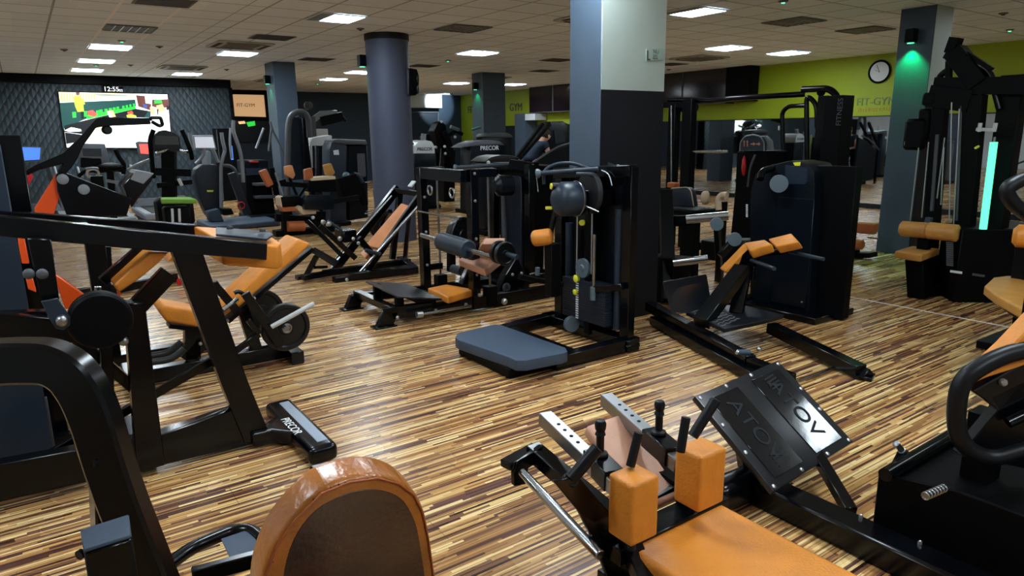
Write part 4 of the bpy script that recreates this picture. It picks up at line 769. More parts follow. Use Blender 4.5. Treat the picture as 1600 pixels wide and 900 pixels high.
t2 = solo('rod', 'chrome', 'thin chrome rod lying on the floor right of the foot plate', 'rod', fz(1280, 584, .012), ('cyl', fz(1246, 596, .013), fz(1307, 574, .013), .012))

# ---- tall dark shroud machine
t = thing('shrouded_machine', 'tall dark navy shrouded weight machine with rounded top, yellow emblem and grey pulley', 'gym machine', (5.6, 3.5, 0))
SX = 5.4
prof = [(1168, 500), (1172, 300), (1180, 272), (1200, 259), (1235, 251), (1262, 256), (1272, 268), (1273, 300), (1268, 500)]
pts = xp(SX, *prof); pts[0].z = .03; pts[-1].z = .03
pts[0].y = 3.82; pts[-1].y = 3.22
part(t, 'shroud', 'shroud', ('prism', pts, (.34, 0, 0), .012, 2))
part(t, 'front_panel', 'shroudblue', ('prism', [p + V((-.006, 0, 0)) for p in xp(SX, (1228, 258), (1262, 262), (1262, 284), (1258, 288), (1232, 288), (1227, 284))], (.006, 0, 0), .002)); 
part(t, 'lower_panel', 'shroud', ('box', (SX - .006, 3.42, .55), (.012, .34, .95), .004))
part(t, 'emblem', 'yellow', ('prism', [fx(a, b_, SX - .009) for a, b_ in ((1239, 254), (1251, 253), (1250, 259), (1242, 259))], (.003, 0, 0), 0), label='small yellow emblem')
part(t, 'pulley', 'disc', ('lathe', fx(1217, 287, SX - .12), (-.75, -.65, 0), [(-.015, .02), (-.015, .075), (.015, .075), (.018, .02), (.018, .004)], 30))
part(t, 'pulley_arm', 'black', ('bar', fx(1217, 287, SX - .10), fx(1215, 270, SX + .05), .05, .05), ('tube', [fx(1188, 280, SX - .2), fx(1190, 268, SX - .15), fx(1210, 262, SX + .02)], .03, .06))
part(t, 'side_rail', 'matte', ('bar', (SX + .15, 3.15, .02), (SX + .15, 3.15, 1.3), .10, .35)); part(t, 'base', 'black', ('box', (SX + .12, 3.5, .03), (.6, .9, .06), .006)); part(t, 'foot', 'black', ('box', (SX - .2, 3.85, .04), (.4, .12, .08), .005))
part(t, 'weight_numbers', 'letter', *[('box', fx(1167, 320 + k * 2.3, SX - .02), (.004, .02, .008), 0) for k in range(9)]); bolts(t, [fx(1253, 472, SX - .008), fx(1222, 484, SX - .008)], .01, (-1, 0, 0))

# ---- cable crossover frame
t = thing('cable_crossover', 'black cable crossover, two towers joined by a long overhead bar before the lime wall', 'gym machine', (7.8, 5.7, 0))
LX, RX = 7.5, 8.0
bl, br = fx(1062, 165, LX), fx(1300, 140, RX)
part(t, 'tower', 'matte', ('bar', (LX, fx(1053, 200, LX).y, 0), (LX, fx(1053, 200, LX).y, fx(1053, 162, LX).z), .12, .12)); part(t, 'tower', 'matte', ('bar', (LX, fx(1078, 200, LX).y, 0), (LX, fx(1076, 200, LX).y, fx(1076, 155, LX).z), .12, .16))
part(t, 'tower', 'matte', ('bar', (RX, fx(1305, 250, RX).y, 0), (RX, fx(1303, 250, RX).y, fx(1303, 150, RX).z), .26, .22)); part(t, 'tower', 'black', ('bar', (RX, fx(1280, 250, RX).y, 0), (RX, fx(1280, 250, RX).y, fx(1280, 150, RX).z), .09, .12))
part(t, 'overhead_bar', 'black', ('tube', [fx(1045, 156, LX), fx(1090, 156, LX + .05), fx(1110, 158, LX + .05), fx(1140, 154, LX + .1), fx(1258, 147, RX)], .035, .1))
part(t, 'tower_hoop', 'black', ('tube', [fx(1254, 140, RX), fx(1295, 138, RX), fx(1309, 150, RX), fx(1311, 180, RX)], .04, .25)); part(t, 'tower_hoop', 'black', ('tube', [fx(1224, 250, RX), fx(1222, 175, RX), fx(1232, 166, RX), fx(1262, 165, RX)], .028, .12)); part(t, 'tower_hoop', 'black', ('tube', [fx(1261, 250, RX), fx(1260, 148, RX), fx(1276, 162, RX), fx(1277, 200, RX)], .03, .12))
part(t, 'top_box', 'matte', ('bar', fx(1040, 164, LX), fx(1084, 164, LX), .1, .08)); part(t, 'top_pulley', 'matte', ('cyl', fx(1283, 144, RX), fx(1283, 144, RX + .05), .05)); part(t, 'top_pulley', 'matte', ('cyl', fx(1082, 168, LX), fx(1082, 168, LX + .05), .08)); part(t, 'top_pulley', 'matte', ('cyl', fx(1064, 168, LX), fx(1064, 168, LX + .05), .06))
part(t, 'guide_rod', 'chrome', ('cyl', fx(1049, 165, LX - .08), fx(1049, 300, LX - .08), .012)); part(t, 'base', 'matte', ('bar', (LX, fx(1050, 200, LX).y - .3, .05), (LX, fx(1078, 200, LX).y - .3, .05), .2, .1), ('bar', (LX, 6.5, .04), (RX, 4.8, .04), .1, .07))
part(t, 'barbell_holder', 'chrome', ('cyl', fx(1080, 237, LX), fx(1137, 237, LX + .1), .018)); text_mesh(t, 'lettering', 'FITNESS', 'midgrey', fx(1312, 175, RX - .15), (0, 0, 1), (0, 1, 0), .09, .001)

# ---- stair climber console facing camera
t = thing('stepper_machine', 'dark machine with white arched console of four arrow symbols and red side strip', 'cardio machine', (7.3, 5.4, 0))
CXx = 7.1
part(t, 'console', 'navy', ('prism', xp(CXx, (1156, 235), (1157, 222), (1164, 214), (1176, 211), (1188, 214), (1193, 222), (1193, 236)), (.06, 0, 0), .004))
part(t, 'console_rim', 'lightgrey', ('tube', xp(CXx, (1156, 236), (1157, 222), (1164, 213), (1176, 210.5), (1188, 213), (1194, 222), (1194, 236)), .008, .03)); part(t, 'console_back', 'lightgrey', ('prism', xp(CXx + .06, (1162, 236), (1163, 222), (1172, 213), (1196, 212), (1204, 220), (1206, 234)), (.05, 0, 0), .006))
arr = []
for a in (1162, 1167): arr += [('prism', xp(CXx - .004, (a, 229), (a, 222), (a - 1.2, 222), (a + .6, 219), (a + 2.2, 222), (a + 1.2, 222), (a + 1.2, 229)), (.003, 0, 0), 0)]
for a in (1173, 1181): arr += [('prism', xp(CXx - .004, (a, 224), (a + 4, 224), (a + 4, 222), (a + 7, 225), (a + 4, 228), (a + 4, 226), (a, 226)), (.003, 0, 0), 0)]
for k_a in arr: part(t, 'arrow_symbol', 'peach', k_a)
part(t, 'body', 'matte', ('prism', xp(CXx + .02, (1150, 236), (1200, 236), (1204, 300), (1206, 372), (1140, 372), (1148, 290)), (.4, 0, 0), .02)); part(t, 'red_strip', 'red', ('lathe', fx(1163, 243, CXx), fx(1162, 271, CXx) - fx(1163, 243, CXx), [(0, .005), (.05, .022), (.14, .03), (.22, .018), (.24, .004)]), label='red oval strip')
part(t, 'hand_rail', 'midgrey', ('tube', [fx(1180, 242, CXx - .03), fx(1172, 262, CXx - .05), fx(1168, 292, CXx - .05)], .012, .05)); part(t, 'base', 'matte', ('box', (CXx + .3, 5.4, .12), (.9, .6, .24), .01))

# ---- blue padded chair and cream rollers left of it
t = thing('leg_curl_machine', 'seated machine with navy back pad and two cream arched pads right of middle column', 'gym machine', (6.1, 4.9, 0))
KX = 6.0
part(t, 'back_pad', 'shroudblue', ('prism', xp(KX, (1047, 324), (1048, 296), (1052, 293), (1074, 293), (1080, 298), (1084, 324)), (.08, 0, 0), .015, 2)); part(t, 'piping', 'cream', ('tube', xp(KX - .002, (1050, 294), (1074, 292.5), (1080, 298), (1084, 322)), .006, .03))
part(t, 'arm_pad', 'cream', ('ring', fx(1102, 309, KX), (.5, -.85, 0), .045, .03, 24, 10, 1.4)); part(t, 'arm_pad', 'cream', ('tube', xp(KX - .1, (1123, 328), (1122, 310), (1128, 304), (1136, 305)), .032, .05))
part(t, 'seat', 'matte', ('box', fx(1080, 330, KX - .1), (.4, .5, .08), .02)); part(t, 'frame', 'matte', ('bar', fx(1036, 300, KX + .1), (KX + .1, fx(1036, 300, KX + .1).y, 0), .14, .14), ('bar', fx(1080, 332, KX), (KX, fx(1080, 332, KX).y, 0), .1, .2), ('bar', fx(1130, 315, KX), (KX, fx(1130, 315, KX).y, 0), .07, .07)); part(t, 'orange_pad', 'rust', ('box', fx(1052, 289, KX + .4), (.1, .12, .06), .01)); part(t, 'chrome_cap', 'chrome', ('cyl', fx(1031, 300, KX - .05), fx(1048, 300, KX - .05), .012))

# ---- lying leg curl bench by the mirror
t = thing('lying_leg_curl', 'low bench with rust coloured pad and two rollers in front of the mirror', 'weight bench', (8.5, 4.95, 0))
BX = 8.5
part(t, 'bench_pad', 'rust', ('prism', xp(BX, (1308, 346), (1366, 350), (1362, 367), (1306, 361)), (.14, 0, 0), .02, 3))
for a, b_, c_, d_ in ((1295, 374, 1312, 377), (1326, 380, 1350, 383)): part(t, 'roller', 'rust', ('lathe', fx(a, b_, BX - .2), fx(c_, d_, BX - .2) - fx(a, b_, BX - .2), [(0, .02), (0, .05), (.01, .062), (.17, .062), (.18, .05), (.18, .01)]))
part(t, 'frame', 'matte', ('bar', fx(1325, 362, BX), fx(1325, 385, BX), .1, .16), ('bar', fx(1296, 398, BX), fx(1365, 398, BX), .2, .06), ('bar', fx(1327, 345, BX + .2), fx(1327, 305, BX + .2), .05, .05), ('box', fx(1322, 393, BX - .1), (.3, .2, .04), .004)); part(t, 'pin', 'chrome', ('cyl', fx(1273, 366, BX), fx(1292, 368, BX), .01)); part(t, 'pin', 'chrome', ('cyl', fx(1356, 371, BX), fx(1372, 373, BX), .01)); part(t, 'roller_arm', 'matte', ('cyl', fx(1308, 377, BX - .18), fx(1330, 380, BX - .18), .03))
pp = [fz(1282, 395, .004), fz(1310, 391, .004), fz(1347, 397, .004), fz(1325, 404, .004)]
solo('floor_mat', 'paper', 'pale sheet lying on the floor under the rust bench rollers', 'mat', (pp[0] + pp[2]) / 2, ('prism', pp, (0, 0, -.0035), 0))

# ---- four-sided cable tower on the right
t = thing('lat_pulldown_tower', 'tallest black cable tower with tan seat and thigh rollers, beside the green lit column', 'gym machine', (7.3, 2.9, 0))
WX = 7.2
part(t, 'thigh_roller', 'olive', ('lathe', fx(1408, 357, 6.95), fx(1446, 360, 6.95) - fx(1408, 357, 6.95), [(0, .02), (0, .06), (.012, .075), (.235, .075), (.25, .06), (.25, .02)])); part(t, 'thigh_roller', 'olive', ('lathe', fx(1450, 360, 6.95), fx(1490, 364, 6.95) - fx(1450, 360, 6.95), [(0, .02), (0, .06), (.012, .08), (.25, .08), (.265, .06), (.265, .02)]))
part(t, 'seat', 'olive', ('pad', [fz(1398, 392, .46), fz(1440, 398, .46), fz(1468, 388, .46), fz(1425, 384, .46)], .07, .016))
part(t, 'seat_post', 'matte', ('bar', fx(1432, 402, 6.9), (6.9, fx(1436, 462, 6.9).y, 0), .12, .16), ('bar', fx(1430, 410, 6.95), fx(1450, 420, 7.2), .14, .12), ('bar', fx(1436, 455, 6.9), (7.3, 2.95, .04), .12, .1)); part(t, 'roller_post', 'matte', ('bar', fx(1448, 355, 7.0), fx(1442, 395, 7.0), .08, .1)); part(t, 'roller_clamp', 'step', ('bar', fx(1452, 340, 7.0), fx(1448, 356, 7.0), .06, .05))
topz = fx(1500, 150, WX).z
part(t, 'tower', 'matte', ('bar', (WX, fx(1468, 300, WX).y, 0), (WX, fx(1465, 200, WX).y, topz), .10, .12)); part(t, 'tower', 'matte', ('bar', (WX, fx(1518, 300, WX).y, 0), (WX, fx(1518, 200, WX).y, topz), .12, .16))
part(t, 'tower', 'matte', ('bar', (WX + .1, fx(1583, 150, WX + .1).y, 0), (WX + .1, fx(1583, 150, WX + .1).y, fx(1578, 118, WX + .1).z), .16, .18))
part(t, 'lower_cover', 'matte', ('prism', [(6.95, 2.72, 0), (7.25, 3.02, 0), (8.0, 2.75, 0), (7.6, 2.15, 0)], (0, 0, fx(1530, 355, WX).z), .01))
part(t, 'cross_beam', 'matte', ('bar', fx(1462, 134, WX), fx(1640, 134, WX), .12, .15)); part(t, 'cross_beam', 'matte', ('bar', fx(1455, 150, WX), fx(1520, 158, WX), .14, .2))
part(t, 'boom', 'matte', ('bar', fx(1492, 80, WX), fx(1532, 132, WX), .16, .16), ('bar', fx(1483, 70, WX), fx(1498, 72, WX), .12, .14), ('bar', fx(1500, 78, WX), fx(1550, 110, WX), .05, .05)); part(t, 'boom_tube', 'black', ('tube', [fx(1463, 150, WX), fx(1466, 122, WX), fx(1474, 114, WX), fx(1490, 104, WX), fx(1486, 82, WX)], .028, .08)); part(t, 'boom_tube', 'black', ('tube', [fx(1525, 100, WX), fx(1545, 110, WX), fx(1552, 130, WX), fx(1562, 170, WX)], .03, .1))
part(t, 'pull_bar', 'matte', ('bar', fx(1483, 95, WX - .02), fx(1482, 130, WX - .02), .05, .05), ('bar', fx(1478, 86, WX - .03), fx(1488, 90, WX - .03), .08, .06))
part(t, 'pulley_block', 'matte', ('box', fx(1433, 210, WX), (.16, .2, .3), .03), ('box', fx(1456, 155, WX), (.16, .12, .12), .02)); part(t, 'pulley_block', 'matte', ('box', fx(1445, 195, WX), (.1, .12, .3), .02))
for a, b_, c_, d_ in ((1436, 225, 1422, 345), (1451, 222, 1440, 340), (1476, 215, 1464, 310), (1487, 160, 1483, 345), (1499, 170, 1490, 350), (1475, 230, 1470, 320)): part(t, 'cable', 'cable', ('cyl', fx(a, b_, WX - .07), fx(c_, d_, WX - .07), .006))
part(t, 'slide_rail', 'midgrey', ('bar', fx(1465, 210, WX - .06), fx(1456, 330, WX - .06), .03, .03)); part(t, 'slide_rail', 'midgrey', ('bar', fx(1502, 165, WX - .06), fx(1495, 345, WX - .06), .02, .02)); part(t, 'carabiner', 'bolt', ('ring', fx(1413, 224, WX - .06), (0.5, -.8, 0), .022, .004, 20, 6, 1))
part(t, 'stack_numbers', 'midgrey', *[('box', fx(1484, 376 + k * 3.2, 6.93), (.004, .06, .014), 0) for k in range(13)])
part(t, 'neon_tube', 'greenglow', ('cyl', fx(1553, 222, 7.0), fx(1536, 358, 7.0), .030), label='glowing green light tube'); part(t, 'tube_cap', 'chrome', ('cyl', fx(1554, 214, 7.0), fx(1553, 222, 7.0), .012))
part(t, 'silver_handle', 'white', ('bar', fx(1532, 192, 7.05), fx(1530, 206, 7.05), .025, .03), ('bar', fx(1556, 192, 7.05), fx(1553, 206, 7.05), .025, .03), ('bar', fx(1526, 202, 7.06), fx(1556, 203, 7.06), .04, .03))
part(t, 'tag', 'yellow', ('bar', fx(1523, 232, 7.05), fx(1530, 228, 7.05), .02, .02)); part(t, 'reflector', 'paper', ('box', fx(1494, 425, 6.92), (.01, .1, .02), 0)); part(t, 'reflector', 'midgrey', ('box', fx(1529, 430, 6.92), (.01, .1, .02), 0))
pp = [fz(1462, 434, .004), fz(1472, 432, .004), fz(1482, 436, .004), fz(1471, 439, .004)]
solo('paper_note', 'paper', 'small white paper on the floor beside the cable tower', 'paper', (pp[0] + pp[2]) / 2, ('prism', pp, (0, 0, -.0035), 0))

# ---- tan bench at the right edge
t = thing('angled_bench', 'right edge bench with pale tan seat over a black base, before the cable tower', 'weight bench', (5.6, 1.9, 0))
part(t, 'seat', 'olive', ('prism', [fz(1538, 446, .5), fz(1552, 433, .5), fz(1577, 430, .5), fz(1650, 452, .5), fz(1650, 505, .5), fz(1600, 484, .5), fz(1556, 460, .5)], (0, 0, -.07), .018, 3))
part(t, 'seat_base', 'matte', ('prism', [fz(1542, 452, .42), fz(1580, 440, .42), fz(1655, 460, .42), fz(1655, 512, .42), fz(1600, 492, .42)], (0, 0, -.06), .004), ('bar', (5.9, 1.8, 0), (5.9, 1.8, .4), .14, .14), ('box', (5.9, 1.75, .03), (.6, .5, .06), .005))
part(t, 'roller', 'orange', ('lathe', fx(1582, 368, 5.9), (.3, -1, 0), [(0, .02), (0, .05), (.03, .085), (.3, .085)])); part(t, 'roller_post', 'matte', ('bar', fx(1602, 370, 5.95), (fx(1602, 370, 5.95).x, fx(1602, 370, 5.95).y, .38), .08, .08))
# ================================================================ big screen, signs, clock
def glow(name, r, g, b, s):
    c = srgb(r, g, b); return mat(name, c, 0.4, emit=c, es=s)
ES = 1.25
for n, c in dict(pic_white=(252, 254, 255), pic_cream=(250, 226, 178), pic_tan=(226, 184, 120), pic_teal=(18, 66, 62), pic_dark=(14, 16, 20), pic_green=(40, 190, 60), pic_lime=(190, 226, 60), pic_red=(222, 82, 70), pic_skin=(220, 170, 130), pic_brown=(92, 50, 40), pic_grey=(150, 160, 160), pic_blue=(60, 80, 150), pic_mint=(226, 246, 240)).items(): M[n] = glow(n, *c, ES)
YSC = 19.30
t = thing('wall_screen', 'huge lit video screen of a sports hall hanging on the triangle panelled wall', 'screen', (2.0, YSC, 1.35))
scr = [(91, 143), (262, 147), (269, 232), (104, 229)]
part(t, 'bezel', 'matte', ('prism', yp(YSC, (90, 142), (263, 146), (270, 233), (103, 230)), (0, .07, 0), .002))
def z8(*pts): return [(80 + a / 8, 125 + b / 8) for a, b in pts]
LAY = [0]
def pic(m, *pts):
    LAY[0] += 1; y_ = YSC - .002 - .0008 * LAY[0]
    return part(t, 'picture_area', m, ('prism', yp(y_, *z8(*pts)), (0, .0007, 0), 0))
pic('pic_white', (92, 150), (1452, 180), (1508, 850), (195, 842)); pic('pic_cream', (92, 150), (1040, 172), (1050, 240), (108, 285))
for k in range(13): pic('pic_tan', (120 + k * 34, 168), (134 + k * 34, 168), (138 + k * 34, 268 - k * 2), (124 + k * 34, 270 - k * 2))
pic('pic_teal', (106, 285), (1050, 245), (1060, 330), (560, 440), (400, 500), (145, 610)); pic('pic_dark', (165, 570), (560, 470), (1060, 360), (1240, 390), (1180, 470), (560, 560), (420, 680), (165, 650)); pic('pic_dark', (170, 655), (420, 690), (300, 780), (190, 800))
pic('pic_white', (165, 630), (250, 590), (370, 615), (380, 640), (230, 650)); pic('pic_brown', (1060, 190), (1170, 200), (1180, 290), (1250, 300), (1240, 380), (1090, 330)); pic('pic_brown', (1260, 245), (1470, 240), (1470, 330), (1380, 360), (1260, 330)); pic('pic_green', (1290, 250), (1380, 250), (1390, 290), (1290, 295))
for i, x_ in enumerate((262, 400, 560, 600, 665, 720, 770, 815, 885, 930, 975, 1020)):
    s_ = 70 - i * 3.2; y_ = 400 - i * 9.5; pic('pic_green', (x_, y_), (x_ + s_ * .7, y_ - 3), (x_ + s_ * .75, y_ + s_), (x_ + 6, y_ + s_ + 3))
pic('pic_green', (430, 440), (1050, 330), (1060, 360), (450, 490)); pic('pic_lime', (275, 210), (340, 195), (395, 240), (425, 300), (400, 310), (410, 390), (330, 400), (300, 330)); pic('pic_brown', (305, 150), (355, 155), (350, 190), (315, 190)); pic('pic_dark', (370, 400), (410, 400), (410, 480), (375, 490))
pic('pic_red', (450, 390), (520, 375), (580, 430), (540, 460), (460, 440)); pic('pic_skin', (690, 390), (770, 375), (810, 460), (730, 470)); pic('pic_mint', (700, 400), (730, 395), (760, 465), (730, 468)); pic('pic_red', (950, 400), (1010, 385), (1030, 420), (960, 430)); pic('pic_lime', (940, 440), (1000, 425), (1060, 445), (1070, 470), (950, 470)); pic('pic_teal', (1160, 470), (1210, 390), (1245, 395), (1240, 470))
pic('pic_skin', (1230, 340), (1290, 350), (1300, 430), (1250, 430)); pic('pic_skin', (1310, 320), (1390, 300), (1430, 380), (1350, 410)); pic('pic_blue', (1150, 300), (1200, 310), (1200, 350), (1150, 345)); pic('pic_dark', (1320, 360), (1340, 365), (1340, 430), (1325, 430)); pic('pic_dark', (1440, 320), (1470, 330), (1465, 380), (1440, 370))
pic('pic_cream', (560, 600), (620, 575), (650, 600), (640, 665), (560, 650)); pic('pic_dark', (660, 575), (720, 570), (748, 610), (710, 660), (650, 650)); pic('pic_mint', (560, 690), (1200, 600), (1400, 640), (1380, 800), (520, 800)); pic('pic_grey', (480, 160), (960, 190), (955, 205), (600, 200))
t = thing('digital_clock', 'white digital clock digits 12:55 just above the big screen', 'clock', fy(177, 137, 19.38))
part(t, 'face', 'matte', ('prism', yp(19.37, (160, 133), (192, 136), (192, 144), (160, 143)), (0, .028, 0), 0))
text_mesh(t, 'digits', '12:55', 'pic_white', fy(174, 139.5, 19.36), (1, 0, 0), (0, 0, 1), .15, .002); text_mesh(t, 'seconds', '02', 'pic_white', fy(189, 141.5, 19.36), (1, 0, 0), (0, 0, 1), .08, .002)
# peach lit panel with writing
M['peachpanel'] = mat('peach_lit_panel', srgb(226, 184, 138), 0.5, emit=srgb(226, 180, 130), es=.62)
t = thing('wall_sign', 'peach lit wall panel with dark writing left of the square slate column', 'sign', fy(388, 165, 23.2))
part(t, 'panel', 'peachpanel', ('prism', yp(23.2, (358, 146), (413, 147), (417, 183), (361, 182)), (0, .06, 0), 0)); part(t, 'frame', 'matte', ('bar', fy(356, 143, 23.18), fy(416, 144.5, 23.18), .1, .16), ('bar', fy(414.5, 143, 23.18), fy(418.5, 186, 23.18), .1, .1), ('bar', fy(360, 184.5, 23.18), fy(419, 186, 23.18), .1, .12))
text_mesh(t, 'lettering', 'FIT-GYM', 'letterdark', fy(384, 164.5, 23.19), (1, 0, 0), (0, 0, 1), .15, .002)
t = thing('wall_poster', 'dark green glass panel below the peach lit panel', 'panel', fy(392, 200, 23.25))
part(t, 'glass', 'pic_teal' if False else 'shroud', ('prism', yp(23.25, (362, 187), (420, 188), (424, 222), (366, 222)), (0, .05, 0), 0)); part(t, 'bright_spot', 'pic_tan', ('prism', yp(23.23, (372, 190), (382, 189), (384, 193), (374, 194)), (0, .01, 0), 0)); part(t, 'bright_spot', 'pic_green', ('prism', yp(23.23, (385, 191), (398, 189), (399, 196), (388, 198)), (0, .01, 0), 0))
# writing on the lime wall
M['walltext'] = mat('grey_green_wall_letters', srgb(112, 132, 84), 0.6); M['walltext2'] = mat('tan_wall_letters', srgb(196, 170, 70), 0.6)
text_mesh(None, 'trim_20', 'FIT-GYM', 'walltext', fx(1368, 159, XR - .008), (0, -1, 0), (0, 0, 1), .21, .006)['kind'] = 'structure'
text_mesh(None, 'trim_21', 'FITNESS CLUB', 'walltext2', fx(1367, 172, XR - .008), (0, -1, 0), (0, 0, 1), .115, .006)['kind'] = 'structure'
text_mesh(None, 'trim_22', 'GYM', 'letterdark', fx(806, 168, XR - .008), (0, -1, 0), (0, 0, 1), .36, .006)['kind'] = 'structure'
text_mesh(None, 'trim_23', 'FIT', 'letterdark', fx(736, 172, XR - .008), (0, -1, 0), (0, 0, 1), .36, .006)['kind'] = 'structure'
t = thing('wall_clock', 'round white wall clock with black rim on the lime green wall', 'clock', fx(1374, 112, XR))
cc = fx(1374, 112, XR - .03)
part(t, 'face', 'white', ('lathe', cc, (-1, 0, 0), [(-.02, .05), (-.02, .20), (0, .20), (0, .01)], 40)); part(t, 'rim', 'matte', ('ring', cc, (1, 0, 0), .205, .02, 44, 8))
part(t, 'hour_hand', 'matte', ('bar', cc + V((-.004, 0, 0)), cc + V((-.004, .09, .035)), .014, .004, 0)); part(t, 'minute_hand', 'matte', ('bar', cc + V((-.006, -.01, -.02)), cc + V((-.006, .06, .13)), .010, .004, 0))
M['signplate'] = mat('pale_green_sign', srgb(150, 172, 160), 0.5)
t = thing('notice_sign', 'small pale notice near the top right of the middle column', 'sign', fy(1021, 86, CY0 - .008))
YS_ = CY0 - .0065
part(t, 'plate', 'signplate', ('prism', yp(YS_, (1009, 76), (1035, 75), (1034, 94), (1009, 95)), (0, -.006, 0), .001)); part(t, 'bracket_symbol', 'letterdark', ('prism', yp(YS_ - .0065, (1011, 79), (1013, 79), (1013, 92), (1016, 92), (1016, 94), (1011, 94)), (0, -.001, 0), 0))
text_mesh(t, 'lettering', 'NU', 'letterdark', fy(1025, 81, YS_ - .0065), (1, 0, 0), (0, 0, 1), .045, .0005); text_mesh(t, 'small_print', 'ESTE', 'letterdark', fy(1024, 87.5, YS_ - .0065), (1, 0, 0), (0, 0, 1), .026, .0005); text_mesh(t, 'small_print', 'PERMIS', 'letterdark', fy(1024, 91.5, YS_ - .0065), (1, 0, 0), (0, 0, 1), .02, .0005)
# loudspeaker on the round column
t = thing('loudspeaker', 'grey wall loudspeaker with two dark cones high on the round column', 'loudspeaker', fy(645, 128, 9.45))
part(t, 'cabinet', 'midgrey', ('prism', yp(9.42, (637, 108), (643, 106), (643, 149), (638, 148)), (0, .24, 0), .01)); part(t, 'front', 'matte', ('prism', yp(9.40, (640, 106), (652, 108), (655, 118), (655, 140), (651, 149), (640, 149)), (0, .26, 0), .02, 2))
for a, b_ in ((652, 124), (652, 139)): part(t, 'cone', 'darkgrey', ('ring', fy(a, b_, 9.45), (1, -.4, 0), .055, .02))
part(t, 'bracket', 'matte', ('bar', fy(634, 130, 9.55), fy(629, 130, 9.6), .06, .08))
t = thing('wall_mirror', 'small framed dark mirror on the far wall right of the round column', 'mirror', fy(665, 197, 23.33))
part(t, 'glass', 'shroudblue', ('prism', yp(23.35, (643, 176), (684, 176), (684, 218), (643, 218)), (0, .03, 0), 0)); part(t, 'frame', 'midgrey', ('bar', fy(643, 175.5, 23.34), fy(685, 175.5, 23.34), .04, .03), ('bar', fy(684.5, 175, 23.34), fy(684.5, 219, 23.34), .04, .03))
ld = bpy.data.lights.new('bulkhead_wash', 'SPOT'); ld.energy = 260; ld.color = (.85, .97, 1); ld.spot_size = math.radians(70); ld.spot_blend = .3; ld.shadow_soft_size = .05
tl = thing('wall_washer', 'small lamp washing the white bulkhead on the far wall with light', 'lamp', (13.0, 22.2, CEIL - .03)); part(tl, 'can', 'white', ('cyl', (13.0, 22.2, CEIL - .002), (13.0, 22.2, CEIL - .07), .05))
lo = bpy.data.objects.new('bulkhead_wash', ld); C.objects.link(lo); lo.parent = tl; lo.location = (0, 0, -.06); lo.rotation_euler = (Vector((13.0, 23.35, 2.75)) - Vector((13.0, 22.2, CEIL - .09))).to_track_quat('-Z', 'Y').to_euler()

# ================================================================ left rear: lever arm machine and cardio row
t = thing('incline_lever_machine', 'black lever machine with raised handle arm and orange painted plate, before the big screen', 'gym machine', (.7, 5.4, 0))
YU = 5.4
part(t, 'lever_arm', 'black', ('prism', yp(YU, (38, 268), (55, 258), (98, 240), (122, 218), (150, 186), (160, 183), (234, 184), (236, 194), (165, 197), (150, 200), (130, 228), (122, 246), (112, 262), (99, 275), (90, 270), (98, 256), (60, 266), (44, 275)), (0, .07, 0), .004)); part(t, 'handle_loop', 'black', ('tube', [fy(234, 188, YU + .03), fy(236, 184, YU + .03), fy(251, 184, YU + .03), fy(254, 195, YU + .03), fy(249, 197, YU + .03), fy(237, 190, YU + .03)], .012, .01)); part(t, 'end_knob', 'rubber', ('lathe', fy(167, 203, YU + .05), (0, -1, 0), [(-.04, .02), (-.04, .03), (.03, .03), (.04, .02)]))
part(t, 'orange_plate', 'orangepaint', ('prism', yp(YU - .02, (54, 326), (88, 271), (97, 297), (84, 336), (56, 336)), (0, .05, 0), .003), label='bright orange painted plate'); part(t, 'side_plate', 'black', ('prism', yp(YU - .06, (87, 274), (94, 269), (104, 271), (206, 310), (198, 338), (105, 338), (90, 300)), (0, .09, 0), .004)); bolts(t, [fy(98, 280, YU - .06), fy(131, 296, YU - .06)], .034, (0, -1, 0), 'lightgrey')
part(t, 'weight_box', 'black', ('prism', yp(YU, (192, 290), (212, 268), (241, 272), (236, 284), (216, 310), (206, 325)), (0, .3, 0), .006)); part(t, 'box_top', 'lightgrey', ('prism', yp(YU - .004, (203, 280), (213, 266), (241, 271), (224, 288)), (0, .28, 0), .004)); part(t, 'post', 'black', ('bar', fy(140, 330, YU + .1), (fy(140, 330, YU + .1).x, YU + .1, 0), .12, .12), ('bar', (.3, 5.5, .04), (1.0, 5.5, .04), .09, .08)); part(t, 'red_tab', 'red', ('prism', yp(YU, (42, 275), (49, 270), (52, 276), (44, 292)), (0, .03, 0), .002))
t = thing('low_frame', 'low dark floor frame of a machine behind the A-frame, partly hidden', 'gym machine', (.9, 7.0, 0))
part(t, 'beam', 'black', ('bar', fz(120, 460, .06), fz(275, 433, .06), .10, .10)); part(t, 'pale_strip', 'lightgrey', ('bar', fz(180, 444, .12), fz(262, 430, .12), .05, .02)); part(t, 'upright', 'matte', ('bar', fz(160, 418, .02), fy(158, 385, fz(160, 418, .02).y), .2, .16)); part(t, 'red_cap', 'red', ('cyl', fz(280, 441, .06), fz(284, 440, .06), .04))

